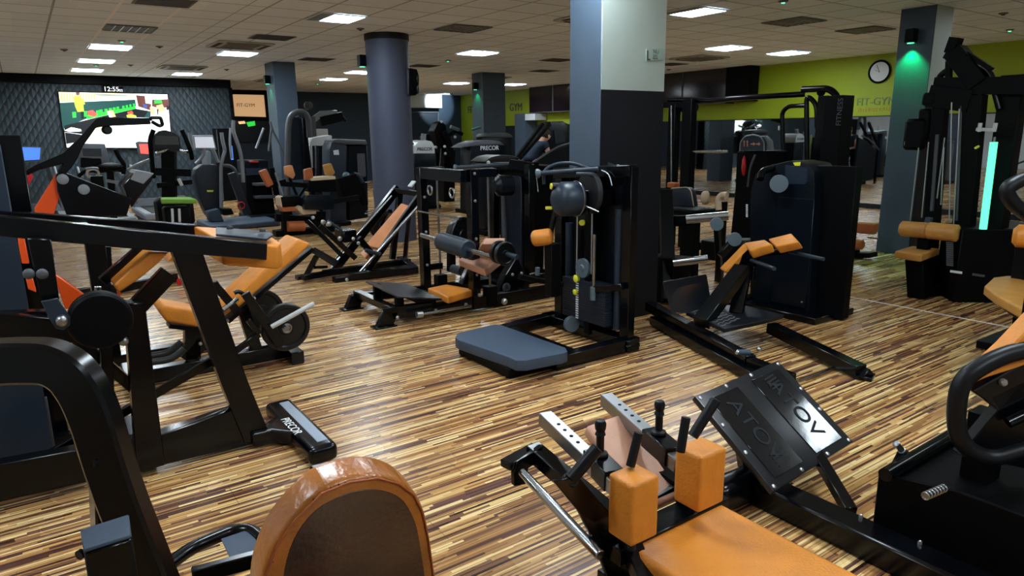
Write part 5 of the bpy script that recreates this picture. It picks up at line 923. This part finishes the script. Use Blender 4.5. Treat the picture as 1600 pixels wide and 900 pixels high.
def console(parent, y_, pts, screen_pts, m, sm, th=.06):
    part(parent, 'console', m, ('prism', yp(y_, *pts), (0, th, 0), .015, 2)); part(parent, 'display', sm, ('prism', yp(y_ - .006, *screen_pts), (0, .005, 0), 0))
M['scr_blue'] = glow('blue_display', 70, 120, 225, 1.1); M['scr_red'] = glow('red_display', 225, 90, 80, .9); M['scr_grey'] = glow('pale_display', 205, 205, 215, .55)
def treadmill(label, y_, cons, scrn, sm, xc, deckm='lightgrey'):
    t = thing('treadmill', label, 'treadmill', (xc, y_, 0), 'treadmills before the big screen')
    console(t, y_, cons, scrn, 'midgrey', sm)
    a = fy(sum(p[0] for p in cons) / len(cons), max(p[1] for p in cons), y_)
    for s_ in (-.33, .33): part(t, 'upright', 'midgrey', ('bar', (xc + s_, y_ - .05, .15), (a.x + s_ * .8, y_ + .05, a.z + .02), .06, .10)); part(t, 'handrail', 'lightgrey', ('tube', [(xc + s_, y_ - .9, .92), (xc + s_, y_ - .3, .95), (xc + s_, y_, 1.05)], .022, .1))
    part(t, 'deck', deckm, ('box', (xc, y_ - .75, .12), (.80, 1.9, .14), .03)); part(t, 'belt', 'matte', ('box', (xc, y_ - .8, .195), (.52, 1.7, .012), .003)); part(t, 'motor_hood', 'midgrey', ('hexa', [(xc - .38, y_ - .15, .1), (xc + .38, y_ - .15, .1), (xc + .38, y_ + .3, .1), (xc - .38, y_ + .3, .1), (xc - .36, y_ - .05, .36), (xc + .36, y_ - .05, .36), (xc + .36, y_ + .25, .3), (xc - .36, y_ + .25, .3)], .03, 2)); part(t, 'side_strip', 'scr_blue', ('box', (xc + .405, y_ - .75, .13), (.01, 1.5, .03), 0))
treadmill('treadmill with glowing blue display at the far left', 16.5, [(31, 228), (64, 230), (65, 252), (33, 254)], [(33, 230), (63, 231), (62, 249), (35, 251)], 'scr_blue', .18)
treadmill('treadmill with big grey console in front of the lower left of the screen', 16.0, [(122, 228), (128, 224), (164, 225), (171, 250), (166, 262), (125, 262)], [(128, 232), (158, 232), (159, 244), (130, 244)], 'darkgrey', 1.2)
treadmill('treadmill with red display below the right part of the screen', 16.3, [(212, 223), (216, 221), (240, 222), (240, 247), (218, 247)], [(217, 225), (237, 225), (238, 241), (220, 240)], 'scr_red', 2.15)
t = thing('cross_trainer', 'dark cross trainer with black round topped console left of the white display machine', 'cardio machine', (1.95, 12.4, 0))
console(t, 12.4, [(236, 236), (240, 212), (248, 205), (258, 203), (272, 207), (281, 214), (284, 236)], [(243, 212), (278, 213), (280, 226), (242, 226)], 'darkgrey', 'midgrey', .12)
part(t, 'post', 'matte', ('bar', fy(264, 236, 12.45), (fy(262, 330, 12.5).x, 12.5, .1), .16, .2)); part(t, 'handle', 'matte', ('tube', [fy(240, 203, 12.3), fy(234, 218, 12.3), fy(236, 236, 12.3), fy(238, 258, 12.35), fy(240, 278, 12.4)], .035, .1)); part(t, 'handle', 'matte', ('tube', [fy(284, 203, 12.3), fy(290, 216, 12.3), fy(298, 236, 12.3), fy(300, 248, 12.4)], .035, .1))
part(t, 'side_arm', 'lightgrey', ('tube', [fy(200, 266, 12.3), fy(214, 258, 12.3), fy(234, 250, 12.35)], .03, .1)); part(t, 'side_arm', 'chrome', ('tube', [fy(243, 240, 12.35), fy(256, 236, 12.35), fy(262, 234, 12.4)], .025, .05)); part(t, 'side_arm', 'chrome', ('tube', [fy(280, 235, 12.35), fy(290, 238, 12.35), fy(298, 236, 12.4)], .025, .05)); part(t, 'linkage', 'matte', ('bar', fy(240, 268, 12.4), fy(298, 270, 12.4), .08, .12), ('bar', fy(245, 290, 12.4), fy(300, 284, 12.4), .06, .08)); part(t, 'white_panel', 'white', ('bar', fy(279, 279, 12.3), fy(284, 290, 12.3), .05, .05)); part(t, 'base', 'matte', ('box', (1.95, 12.5, .08), (.7, 1.3, .16), .02)); part(t, 'flywheel_cover', 'matte', ('box', (1.98, 12.7, .38), (.55, .5, .5), .08))
t = thing('cross_trainer', 'navy cross trainer with pale square display and yellow emblem on its tall cover', 'cardio machine', (2.95, 13.4, 0))
console(t, 13.4, [(301, 235), (299, 213), (302, 211), (333, 211), (339, 234)], [(304, 214), (332, 214), (336, 231), (306, 231)], 'lightgrey', 'scr_grey')
part(t, 'cover', 'stack', ('prism', yp(13.3, (304, 275), (306, 264), (316, 257), (340, 257), (344, 268), (345, 322), (340, 336), (324, 338), (312, 312)), (0, .3, 0), .03, 2)); part(t, 'emblem', 'yellow', ('prism', yp(13.28, (323, 297), (334, 297), (333, 300), (324, 300)), (0, .01, 0), 0)); part(t, 'mast', 'lightgrey', ('bar', fy(322, 236, 13.42), fy(323, 260, 13.4), .12, .1))
for nm, m_, P_ in (('handle', 'lightgrey', [(318, 232), (319, 240), (312, 250), (306, 256)]), ('handle', 'lightgrey', [(332, 232), (338, 246), (341, 254)]), ('long_pole', 'lightgrey', [(346, 207), (348, 222), (352, 235), (345, 256), (346, 330)]), ('long_pole', 'lightgrey', [(296, 207), (300, 228), (302, 234)]), ('long_pole', 'lightgrey', [(365, 188), (364, 204), (376, 238), (379, 262), (380, 285)]), ('cross_arm', 'midgrey', [(344, 258), (360, 259), (368, 266), (372, 290)])): part(t, nm, m_, ('tube', [fy(a, b_, 13.25) for a, b_ in P_], .033 if nm == 'long_pole' else .03, .12))
part(t, 'pedal_arm', 'stack', ('bar', fy(362, 270, 13.2), fy(386, 335, 13.2), .1, .14)); part(t, 'pedal', 'step', ('prism', yp(13.1, (324, 331), (342, 326), (350, 346), (330, 347)), (0, .3, 0), .01)); part(t, 'base', 'step', ('box', (3.1, 13.2, .05), (1.2, 1.2, .1), .02)); part(t, 'foot_cup', 'matte', ('prism', yp(13.0, (346, 326), (362, 326), (366, 335), (350, 337)), (0, .25, 0), .01)); part(t, 'wheel', 'red', ('ring', fy(377, 321, 13.1), (0, 1, 0), .06, .012))
t = thing('stair_climber', 'tall dark stepper with silver poles beside the square slate column', 'cardio machine', (3.75, 13.6, 0))
part(t, 'hood', 'shroud', ('prism', yp(13.8, (380, 250), (420, 250), (422, 272), (382, 274)), (0, .5, 0), .02)); part(t, 'front', 'matte', ('prism', yp(13.7, (382, 272), (422, 272), (432, 340), (398, 346), (386, 330)), (0, .7, 0), .02)); part(t, 'top_strip', 'red', ('bar', fy(390, 253, 13.78), fy(404, 253, 13.78), .03, .03)); part(t, 'window', 'shroudblue', ('prism', yp(13.69, (384, 263), (418, 262), (419, 272), (386, 274)), (0, .01, 0), 0))
for P_ in ([(360, 200), (359, 222), (362, 248)], [(422, 190), (426, 204), (444, 238), (447, 262)], [(412, 200), (400, 232)], [(424, 200), (420, 236)]): part(t, 'pole', 'lightgrey' if P_[0][0] < 420 else 'midgrey', ('tube', [fy(a, b_, 13.6) for a, b_ in P_], .022, .1))
part(t, 'step', 'midgrey', ('bar', fy(398, 308, 13.6), fy(430, 307, 13.6), .2, .05)); part(t, 'step', 'midgrey', ('bar', fy(396, 288, 13.6), fy(428, 287, 13.6), .2, .05)); part(t, 'side_panel', 'matte', ('bar', fy(424, 262, 13.6), fy(436, 322, 13.6), .06, .1)); part(t, 'base', 'matte', ('box', (3.8, 13.9, .06), (.8, .9, .12), .01))
t = thing('exercise_bike', 'dark exercise bike with pale ring shaped holder between the two left treadmills', 'cardio machine', (1.35, 13.2, 0))
YBk2 = 13.2
part(t, 'holder_ring', 'white', ('ring', fy(145, 271, YBk2), (0, 1, .6), .085, .022)); part(t, 'handle', 'matte', ('tube', yp(YBk2, (180, 233), (186, 246), (194, 256), (193, 272)), .035, .1)); part(t, 'handle', 'matte', ('tube', yp(YBk2, (122, 276), (134, 266), (158, 268), (176, 264), (194, 268)), .03, .1)); part(t, 'handle_top', 'lightgrey', ('tube', yp(YBk2 - .05, (134, 264), (146, 262), (158, 264)), .02, .05))
part(t, 'console', 'matte', ('prism', yp(YBk2 + .1, (126, 246), (158, 247), (160, 262), (126, 262)), (0, .08, 0), .01)); part(t, 'saddle', 'matte', ('sph', fy(172, 262, YBk2), .16, 1.3, .8, .5)); part(t, 'frame', 'matte', ('bar', fy(150, 275, YBk2 + .1), (fy(160, 330, YBk2).x, YBk2 + .1, .1), .18, .2), ('bar', fy(172, 266, YBk2 + .1), (fy(176, 330, YBk2).x, YBk2 + .1, .1), .1, .1)); part(t, 'base', 'lightgrey', ('bar', (.9, YBk2 + .1, .06), (1.7, YBk2 + .1, .06), .3, .1)); part(t, 'pale_tube', 'lightgrey', ('bar', fy(165, 282, YBk2 - .05), fy(188, 286, YBk2 - .05), .04, .05))
t = thing('equipment_cabinet', 'tall narrow black cabinet with a blue strip, right end of the triangle panelled wall', 'cabinet', (4.25, 18.6, 0))
part(t, 'body', 'matte', ('box', (4.25, 18.7, .9), (.42, .4, 1.8), .01)); part(t, 'blue_strip', 'scr_blue', ('box', (4.36, 18.497, 1.2), (.06, .006, .35), 0)); part(t, 'door_edge', 'midgrey', ('box', (4.055, 18.497, .9), (.02, .006, 1.75), 0))
# striped stool and towel
t = thing('towel_bin', 'small dark bin with white stripes beside the cross trainer', 'bin', (1.86, 11.6, 0))
b0 = fy(272, 348, 11.6)
part(t, 'body', 'matte', ('box', (fy(275, 330, 11.6).x, 11.6, fy(275, 322, 11.6).z / 2), (.36, .3, fy(275, 322, 11.6).z), .03)); [part(t, 'stripe', 'white', ('prism', yp(11.445, (a, 326), (a + 4, 326), (a + 5, 347), (a + 1, 347)), (0, .008, 0), 0)) for a in (267, 278)]
tw = fy(277, 318, 11.6)
solo('towel', 'green', 'crumpled pale and green towel lying on top of the striped bin', 'towel', V((tw.x, 11.6, fy(275, 322, 11.6).z)), ('pad', [V((tw.x - .24, 11.45, tw.z + .09)), V((tw.x + .26, 11.45, tw.z + .06)), V((tw.x + .22, 11.75, tw.z + .08)), V((tw.x - .2, 11.75, tw.z + .1))], .07, .025))

# ================================================================ machines between the columns
t = thing('hip_abductor', 'seated machine with six rust and tan pads left of the round column', 'gym machine', (3.8, 11.2, 0))
YP = 11.3
for m_, P_ in (('rust', [(406, 268), (417, 264), (428, 288), (419, 293)]), ('peach', [(446, 260), (457, 258), (462, 274), (458, 280), (447, 274)]), ('rust', [(477, 265), (488, 262), (490, 278), (478, 282)]), ('olive', [(507, 258), (518, 255), (524, 270), (520, 275), (511, 274)])): part(t, 'thigh_pad', m_, ('prism', yp(YP, *P_), (0, .12, 0), .02, 3))
part(t, 'seat', 'cream', ('prism', yp(YP, (485, 278), (524, 275), (525, 280), (486, 283)), (0, .3, 0), .012, 2)); part(t, 'seat_base', 'matte', ('prism', yp(YP, (483, 282), (525, 280), (527, 300), (482, 300)), (0, .3, 0), .01)); part(t, 'front_seat', 'shroud', ('prism', yp(10.9, (474, 310), (480, 305), (518, 305), (523, 312), (522, 328), (476, 328)), (0, .12, 0), .02, 2)); part(t, 'cushion', 'cream', ('prism', yp(11.0, (463, 326), (468, 321), (478, 326), (500, 329), (500, 334), (474, 336)), (0, .3, 0), .02, 3)); part(t, 'side_seat', 'matte', ('prism', yp(11.1, (439, 308), (470, 306), (474, 322), (442, 324)), (0, .25, 0), .012, 2)); part(t, 'cushion', 'cream', ('prism', yp(11.12, (437, 309), (442, 306), (443, 326), (438, 322)), (0, .25, 0), .01, 2)); part(t, 'lower_roller', 'rust', ('cyl', fy(449, 354, 11.1), fy(475, 353, 11.1), .085)); part(t, 'lower_pad', 'rust', ('prism', yp(11.1, (440, 324), (472, 322), (470, 330), (442, 331)), (0, .2, 0), .01))
part(t, 'frame', 'matte', ('bar', fy(420, 290, YP + .1), fy(446, 282, YP + .1), .06, .06), ('bar', fy(452, 278, YP + .1), fy(464, 306, YP + .1), .04, .04), ('bar', fy(482, 284, YP + .1), fy(468, 306, YP + .1), .04, .04), ('bar', fy(420, 286, YP + .1), fy(485, 290, YP + .1), .05, .08), ('bar', fy(500, 330, 11.05), (fy(500, 380, 11.05).x, 11.05, .0), .12, .16), ('bar', fy(430, 340, 11.3), fy(500, 345, 11.3), .1, .12), ('bar', fy(445, 330, 11.2), (fy(447, 375, 11.2).x, 11.2, 0), .1, .14), ('bar', (3.2, 11.3, .05), (4.3, 11.3, .05), .2, .1), ('bar', fy(520, 315, 11.05), fy(560, 308, 11.3), .06, .08))
part(t, 'gas_strut', 'lightgrey', ('cyl', fy(430, 270, YP), fy(442, 305, YP), .014)); [part(t, 'end_cap', 'white', ('sph', fy(a, b_, 10.95), .03)) for a, b_ in ((505, 347), (512, 351), (489, 340))]
t = thing('arch_machine', 'tall grey arched tube machine standing right of the square slate column', 'gym machine', (4.3, 12.9, 0))
YAr = 12.9
part(t, 'arch', 'midgrey', ('tube', yp(YAr, (449, 330), (450, 200), (453, 182), (462, 175), (476, 175), (482, 186), (484, 215)), .055, .25)); part(t, 'side_panel', 'matte', ('prism', yp(YAr + .1, (472, 184), (478, 184), (488, 270), (478, 272)), (0, .2, 0), .01)); part(t, 'inner_panel', 'stack', ('prism', yp(YAr + .3, (453, 184), (474, 182), (478, 280), (452, 282)), (0, .04, 0), .004)); part(t, 'base', 'matte', ('bar', (fy(450, 330, YAr).x, YAr, .05), (fy(490, 330, YAr).x, YAr + .1, .05), .3, .1)); part(t, 'post', 'matte', ('bar', fy(488, 262, YAr + .1), (fy(490, 330, YAr).x, YAr + .1, 0), .08, .08), ('bar', fy(450, 320, YAr), (fy(450, 320, YAr).x, YAr, 0), .1, .1))
t = thing('chest_press', 'pale grey chest press with dark lever arms high behind the white stack tower', 'gym machine', (5.4, 15.2, 0))
YC = 15.2
part(t, 'column', 'midgrey', ('bar', fy(486, 182, YC), (fy(488, 240, YC).x, YC, 0), .14, .16)); part(t, 'head', 'midgrey', ('lathe', fy(482, 165, YC), (0, -1, 0), [(-.05, .03), (-.05, .09), (.03, .09), (.05, .05)])); part(t, 'arm', 'lightgrey', ('bar', fy(488, 188, YC), fy(502, 178, YC), .1, .12), ('bar', fy(500, 177, YC), fy(526, 176, YC), .1, .1)); part(t, 'lever', 'matte', ('bar', fy(500, 190, YC), fy(535, 182, YC), .12, .2), ('tube', [fy(520, 178, YC), fy(534, 180, YC), fy(540, 189, YC)], .03, .1)); part(t, 'label_plate', 'paper', ('bar', fy(494, 207, YC), fy(512, 207, YC), .04, .16)); part(t, 'base', 'matte', ('box', (5.3, YC + .1, .05), (.6, .8, .1), .01))
t = thing('weight_stack_tower', 'white capped weight stack tower with bright rods left of the navy shrouded machine', 'gym machine', (4.75, 13.2, 0))
YW = 13.2
part(t, 'cap', 'white', ('prism', yp(YW, (485, 222), (488, 216), (515, 211), (519, 212), (519, 217), (510, 222), (508, 228), (486, 228)), (0, .35, 0), .02, 2)); part(t, 'side', 'white', ('prism', yp(YW, (485, 226), (488, 226), (490, 280), (487, 280)), (0, .35, 0), .01), ); part(t, 'side', 'lightgrey', ('prism', yp(YW, (507, 222), (517, 216), (515, 285), (506, 285)), (0, .3, 0), .01)); part(t, 'stack', 'stack', ('prism', yp(YW + .06, (487, 228), (508, 226), (508, 330), (488, 330)), (0, .2, 0), .004)); [part(t, 'rod', 'chrome', ('cyl', fy(a, 226, YW + .02), fy(a + .5, 300, YW + .02), .018)) for a in (493, 504)]; part(t, 'base', 'matte', ('box', (fy(498, 300, YW).x, YW + .2, .15), (.45, .5, .3), .02))
def shroud_tower(name, label, y_, out, th, m, capm, cap, body_label=None, extra=()):
    t = thing(name, label, 'gym machine', (fy(sum(p[0] for p in out) / len(out), 300, y_).x, y_, 0)); P_ = yp(y_, *out)
    zmin = min(p.z for p in P_)
    for p in P_:
        if p.z < zmin + .15: p.z = .02
    part(t, 'shroud', m, ('prism', P_, (0, th, 0), .03, 2))
    if cap: part(t, 'cap', capm, ('prism', yp(y_ - .02, *cap), (0, th + .04, 0), .02, 2))
    part(t, 'base', 'matte', ('box', ((P_[0].x + P_[-1].x) / 2, y_ + th / 2, .04), (abs(P_[0].x - P_[-1].x) + .1, th + .2, .08), .01)); return t
t = shroud_tower('shrouded_machine', 'navy shrouded machine with pale curved cap touching the left side of the round column', 11.9, [(516, 352), (515, 232), (518, 222), (526, 219), (541, 222), (542, 352)], .4, 'shroudblue', 'midgrey', [(520, 219), (530, 217), (572, 219), (575, 226), (545, 226), (520, 223)])
part(t, 'second_cover', 'shroud', ('prism', yp(12.0, (543, 226), (574, 226), (576, 340), (545, 345)), (0, .3, 0), .02)); part(t, 'pale_panel', 'midgrey', ('prism', yp(11.98, (558, 240), (570, 240), (572, 275), (560, 280)), (0, .02, 0), 0)); part(t, 'sticker', 'paper', ('prism', yp(11.88, (521, 235), (529, 234), (530, 242), (522, 242)), (0, .01, 0), 0))
part(t, 'lever', 'matte', ('bar', fy(538, 275, 11.6), fy(548, 310, 11.6), .25, .35), ('bar', fy(560, 275, 11.6), fy(570, 320, 11.6), .1, .1)); part(t, 'grip', 'shroudblue', ('tube', [fy(553, 272, 11.55), fy(560, 274, 11.55), fy(566, 286, 11.55)], .04, .08)); part(t, 'dome', 'disc', ('sph', fy(541, 275, 11.6), .07)); [part(t, 'bar_end', 'chrome', ('cyl', fy(a, b_, 11.5), fy(a + 9, b_ - 1, 11.5), .012)) for a, b_ in ((570, 285), (572, 330), (570, 334))]
t = shroud_tower('dome_machine', 'machine with pale grey dome top just right of the round column', 13.4, [(646, 330), (647, 240), (682, 240), (683, 330)], .5, 'shroud', 'white', [(647, 240), (648, 228), (655, 221), (665, 219), (675, 221), (679, 228), (680, 240)])
part(t, 'neck', 'lightgrey', ('bar', fy(661, 222, 13.5), fy(662, 209, 13.5), .1, .08)); text_mesh(t, 'lettering', 'PRECOR', 'darkgrey', fy(664, 233, 13.37), (1, 0, 0), (0, 0, 1), .1, .002); part(t, 'side_pod', 'midgrey', ('box', fy(642, 228, 13.6), (.12, .2, .16), .04))
t = thing('pec_deck', 'black machine with tangled lever arms and pale grips right of the dome topped machine', 'gym machine', (8.0, 14.5, 0))
YD = 14.5
part(t, 'hood', 'matte', ('prism', yp(YD, (678, 205), (684, 192), (690, 189), (697, 195), (700, 215), (698, 240), (686, 240)), (0, .3, 0), .03, 2)); part(t, 'back_hood', 'shroud', ('prism', yp(YD + .4, (660, 214), (668, 209), (682, 211), (688, 222), (688, 260), (660, 260)), (0, .2, 0), .03, 2)); part(t, 'arm', 'matte', ('tube', yp(YD - .1, (694, 205), (702, 222), (706, 250), (710, 268)), .07, .1)); part(t, 'arm', 'matte', ('tube', yp(YD - .1, (700, 212), (712, 204), (722, 210)), .05, .1)); part(t, 'grip', 'disc', ('cyl', fy(704, 198, YD - .2), fy(717, 203, YD - .2), .04)); part(t, 'grip', 'disc', ('cyl', fy(737, 203, YD - .2), fy(751, 199, YD - .2), .03)); [part(t, 'rivet', 'white', ('sph', fy(a, b_, YD - .25), .035)) for a, b_ in ((690, 190), (711, 214), (695, 229), (696, 240), (681, 230))]; part(t, 'post', 'matte', ('bar', fy(698, 235, YD + .1), (fy(700, 300, YD).x, YD + .1, 0), .3, .3)); part(t, 'strap', 'midgrey', ('tube', yp(YD - .2, (689, 232), (688, 250), (686, 266)), .012, .05))
t = shroud_tower('shrouded_machine', 'dark shrouded machine with pale curved cap and white lettering before the dark square column', 11.9, [(734, 330), (735, 226), (790, 226), (791, 330)], .4, 'shroud', 'midgrey', [(720, 231), (732, 224), (745, 220), (768, 219), (782, 221), (788, 226), (760, 227), (735, 229)])
text_mesh(t, 'lettering', 'PRECOR', 'letter', fy(765, 231.5, 11.86), (1, 0, 0), (0, 0, 1), .12, .002)
t = shroud_tower('shrouded_machine', 'farther shrouded machine with grey rounded cap behind the white lettered one', 13.5, [(757, 300), (758, 214), (800, 214), (802, 300)], .4, 'shroud', 'midgrey', [(755, 214), (762, 209), (775, 207), (795, 208), (801, 212), (801, 215)])
t = thing('lime_strip_post', 'thin lime green post beside the white lettered shrouded machine', 'post', (fy(733, 250, 12.6).x, 12.6, 0)); part(t, 'post', 'limewall', ('bar', (fy(733, 250, 12.6).x, 12.6, 0), (fy(733, 225, 12.6).x, 12.6, fy(733, 222, 12.6).z), .04, .03))
t = shroud_tower('shrouded_machine', 'small dark machine with pointed cap below the white lettered machine', 9.2, [(757, 350), (756, 255), (800, 246), (815, 350)], .4, 'shroud', 'darkgrey', [(756, 253), (768, 245), (782, 242), (800, 243), (812, 246), (800, 250), (770, 253)])
part(t, 'knob', 'white', ('sph', fy(763, 254, 9.1), .03))
# second multi hip style tower behind
t = thing('multi_hip_machine', 'dark weight stack tower with long slate handle behind the hip thrust frame', 'gym machine', (4.5, 5.8, 0))
HX = 4.35
part(t, 'tower', 'matte', ('box', (HX + .2, 6.2, .63), (.3, .62, 1.26), .01)); part(t, 'front_cover', 'stack', ('box', (HX + .04, 6.25, .62), (.03, .4, 1.05), .01)); part(t, 'post', 'black', ('bar', (HX, 5.86, .02), (HX, 5.86, 1.28), .08, .09)); part(t, 'post', 'black', ('bar', (HX, 6.54, .02), (HX, 6.54, 1.25), .08, .09)); part(t, 'base', 'black', ('bar', (HX - .25, 5.86, .05), (HX + .4, 5.86, .05), .1, .1), ('bar', (HX - .25, 6.54, .05), (HX + .4, 6.54, .05), .1, .1))
h0, h1 = fx(711, 262, HX - .45), fx(800, 256, HX - .1)
part(t, 'handle', 'bluegrip', ('cyl', h0, h1, .02)); part(t, 'handle_end', 'disc', ('lathe', h0, h0 - h1, [(-.03, .02), (-.01, .036), (.004, .036), (.008, .02)])); part(t, 'drum', 'shroud', ('lathe', fx(785, 290, HX - .2), (-1, .2, 0), [(-.1, .03), (-.1, .11), (.05, .11), (.09, .06)])); part(t, 'drum_rim', 'lightgrey', ('ring', fx(780, 289, HX - .22), (-1, .3, 0), .11, .005)); part(t, 'top_frame', 'matte', ('bar', fx(796, 256, HX - .1), fx(836, 262, HX + .1), .12, .1), ('bar', (HX + .05, 5.82, 1.26), (HX + .05, 6.56, 1.24), .1, .08)); part(t, 'column', 'midgrey', ('cyl', (HX - .03, 6.30, .3), (HX - .03, 6.30, 1.1), .03)); part(t, 'tag', 'yellow', ('bar', fx(853, 325, HX - .25), fx(862, 325, HX - .25), .02, .03)); part(t, 'pin', 'chrome', ('cyl', fx(838, 275, HX - .1), fx(841, 300, HX - .1), .006))

# ================================================================ stair machine and the person
t = thing('stair_machine', 'tall black stair machine with sloping rails and dark hood that the person stands on', 'cardio machine', (8.5, 11.0, 0))
YT = 10.6
part(t, 'hood', 'shroud', ('prism', yp(YT + .5, (846, 215), (852, 196), (860, 190), (880, 189), (889, 194), (892, 240), (850, 240)), (0, .3, 0), .03, 2)); part(t, 'console', 'stack', ('prism', yp(YT + .48, (866, 204), (880, 204), (884, 222), (868, 224)), (0, .02, 0), 0)); part(t, 'rail', 'matte', ('bar', fy(803, 252, YT), fy(848, 193, YT), .07, .06)); part(t, 'rail', 'matte', ('bar', fy(812, 248, YT + .1), fy(860, 193, YT + .1), .06, .06)); part(t, 'handrail', 'midgrey', ('tube', yp(YT - .15, (826, 259), (852, 241), (872, 229), (892, 223)), .02, .1)); part(t, 'side_cover', 'shroud', ('prism', yp(YT - .1, (862, 238), (892, 226), (894, 330), (828, 330), (830, 258)), (0, .08, 0), .01)); zf = fy(830, 300, 11.0).z
part(t, 'pedal', 'matte', ('box', (8.28, 11.0, .28), (.3, .5, .06), .01)); part(t, 'base', 'matte', ('box', (8.6, 11.0, .12), (1.2, .8, .24), .02)); part(t, 'rail_post', 'matte', ('bar', fy(803, 252, YT), (fy(803, 252, YT).x, YT, 0), .06, .06)); part(t, 'hood_post', 'matte', ('bar', fy(872, 235, YT + .6), (fy(872, 235, YT).x + .2, YT + .6, .1), .3, .2))
def skin_mesh(name, verts, edges, radii, root, sub=2):
    me = bpy.data.meshes.new(name); me.from_pydata([tuple(v) for v in verts], edges, []); o = bpy.data.objects.new(name, me); C.objects.link(o)
    md = o.modifiers.new('skin', 'SKIN'); md.use_smooth_shade = True
    for i, r in enumerate(radii):
        sv = me.skin_vertices[0].data[i]; sv.radius = (r, r) if not isinstance(r, tuple) else r; sv.use_root = (i == root)
    s_ = o.modifiers.new('sub', 'SUBSURF'); s_.levels = sub; s_.render_levels = sub
    bpy.context.view_layer.update(); out_ = bpy.data.meshes.new_from_object(o.evaluated_get(bpy.context.evaluated_depsgraph_get())); bpy.data.objects.remove(o); out_.name = name; return out_
def chain_mesh(name, chains, root=0, off=V((0, 0, 0))):
    vs_, es, rs, idx = [], [], [], {}
    for ch in chains:
        prev = None
        for key, p, r in ch:
            if key not in idx: idx[key] = len(vs_); vs_.append(Vector(p) - off); rs.append(r)
            if prev is not None: es.append((prev, idx[key]))
            prev = idx[key]
    return skin_mesh(name, vs_, es, rs, root)
FY_ = 11.0
pel, nk, hd = fy(829, 248, FY_), fy(846, 222, FY_ - .02), fy(853, 212, FY_ - .03)
chest = pel.lerp(nk, .62); bd = V((0, 1, 0))                       # body faces +x (right), so left/right is along y
pel.z = max(pel.z, 1.12)
def arm(s):
    sh = chest.lerp(nk, .62) + bd * s * .19; el = sh + V((.07, s * .05, -.30)); wr = el + V((.23, -s * .02, -.02)); hn = wr + V((.08, 0, -.01))
    ch = [[('chest', chest, .145), ('sh%d' % s, sh, .062), ('el%d' % s, el, .042), ('wr%d' % s, wr, .028), ('hn%d' % s, hn, .034)]]
    for k in range(4):
        b_ = hn + V((.04, (k - 1.5) * .02, 0)); ch.append([('hn%d' % s, hn, .034), ('f%d%d' % (s, k), b_, .010), ('g%d%d' % (s, k), b_ + V((.032, 0, -.008)), .009), ('h%d%d' % (s, k), b_ + V((.044 + .006 * (k in (1, 2)), 0, -.036)), .008)])
    ch.append([('hn%d' % s, hn, .034), ('t%d' % s, hn + V((.01, s * -.04, .005)), .011), ('u%d' % s, hn + V((.045, s * -.05, -.02)), .009)])
    return ch, sh, el
def leg(s, lift):
    hp = pel + bd * s * .10 + V((0, 0, -.06)); kn = V((hp.x + .12 + lift * .4, hp.y, hp.z - .40)); an = V((hp.x - .04 + lift * .2, hp.y, .40 + lift)); to = an + V((.17, 0, -.06))
    return [[('pel', pel, .115), ('hp%d' % s, hp, .076), ('kn%d' % s, kn, .058), ('an%d' % s, an, .040), ('to%d' % s, to, .036)]], hp, kn, an, to
aL, shL, elL = arm(1); aR, shR, elR = arm(-1); lL, *jL = leg(1, .14); lR, *jR = leg(-1, 0)
face = (hd - nk).normalized() * 0 + V((1, 0, -.35)).normalized()
pt = thing('person', 'person in navy t-shirt seen from behind, bending over the black stair machine', 'person', (pel.x, FY_, 0)); off = V(pt.location)
bm_chains = [[('pel', pel, .115), ('waist', pel.lerp(chest, .5), .125), ('chest', chest, .145), ('nk0', chest.lerp(nk, .7), .10), ('nk', nk, .056), ('skull', hd + V((-.01, 0, .01)), .092), ('crown', hd + V((0.0, 0, .075)), .07)], [('skull', hd, .092), ('jaw', hd + face * .07 + V((0, 0, -.06)), .05)], [('skull', hd, .092), ('nose', hd + face * .115 + V((0, 0, -.005)), .013)]] + aL + aR + lL + lR
body = bpy.data.objects.new('body', chain_mesh('body', bm_chains, 0, off)); body.data.materials.append(M['skin']); C.objects.link(body); body.parent = pt
def cloth(name, chains, m):
    o = bpy.data.objects.new(name, chain_mesh(name, chains, 0, off)); o.data.materials.clear(); o.data.materials.append(M[m]); C.objects.link(o); o.parent = pt; return o
cloth('shirt', [[('hem', pel + V((0, 0, -.09)), .168), ('pel', pel, .17), ('waist', pel.lerp(chest, .5), .145), ('chest', chest, .163), ('nk0', chest.lerp(nk, .72), .115), ('nk', chest.lerp(nk, .88), .07)], [('chest', chest, .163), ('shL', shL, .078), ('elL', shL.lerp(elL, .42), .066)], [('chest', chest, .163), ('shR', shR, .078), ('elR', shR.lerp(elR, .42), .066)]], 'shirt')
cloth('trousers', [[('top', pel + V((0, 0, .05)), .143), ('pel', pel, .165)] + [('a%d' % i, p, r) for i, (p, r) in enumerate(zip(jL[:3], (.125, .088, .06)))], [('pel', pel, .165)] + [('b%d' % i, p, r) for i, (p, r) in enumerate(zip(jR[:3], (.125, .088, .06)))]], 'matte')
for j in (jL, jR): part(pt, 'shoe', 'darkgrey', ('tube', [j[2] + V((-.05, 0, -.05)), j[2] + V((.03, 0, -.045)), j[3] + V((.03, 0, -.01))], .05, .05))
part(pt, 'hair', 'hair', ('sph', hd + V((-.018, 0, .035)), .108, 1.02, .92, .95)); [part(pt, 'ear', 'skin', ('sph', hd + V((.0, s * .095, -.01)), .026, .8, .4, 1.2)) for s in (-1, 1)]; [part(pt, 'eye', 'white', ('sph', hd + face * .088 + V((0, s * .034, .012)), .011)) for s in (-1, 1)]
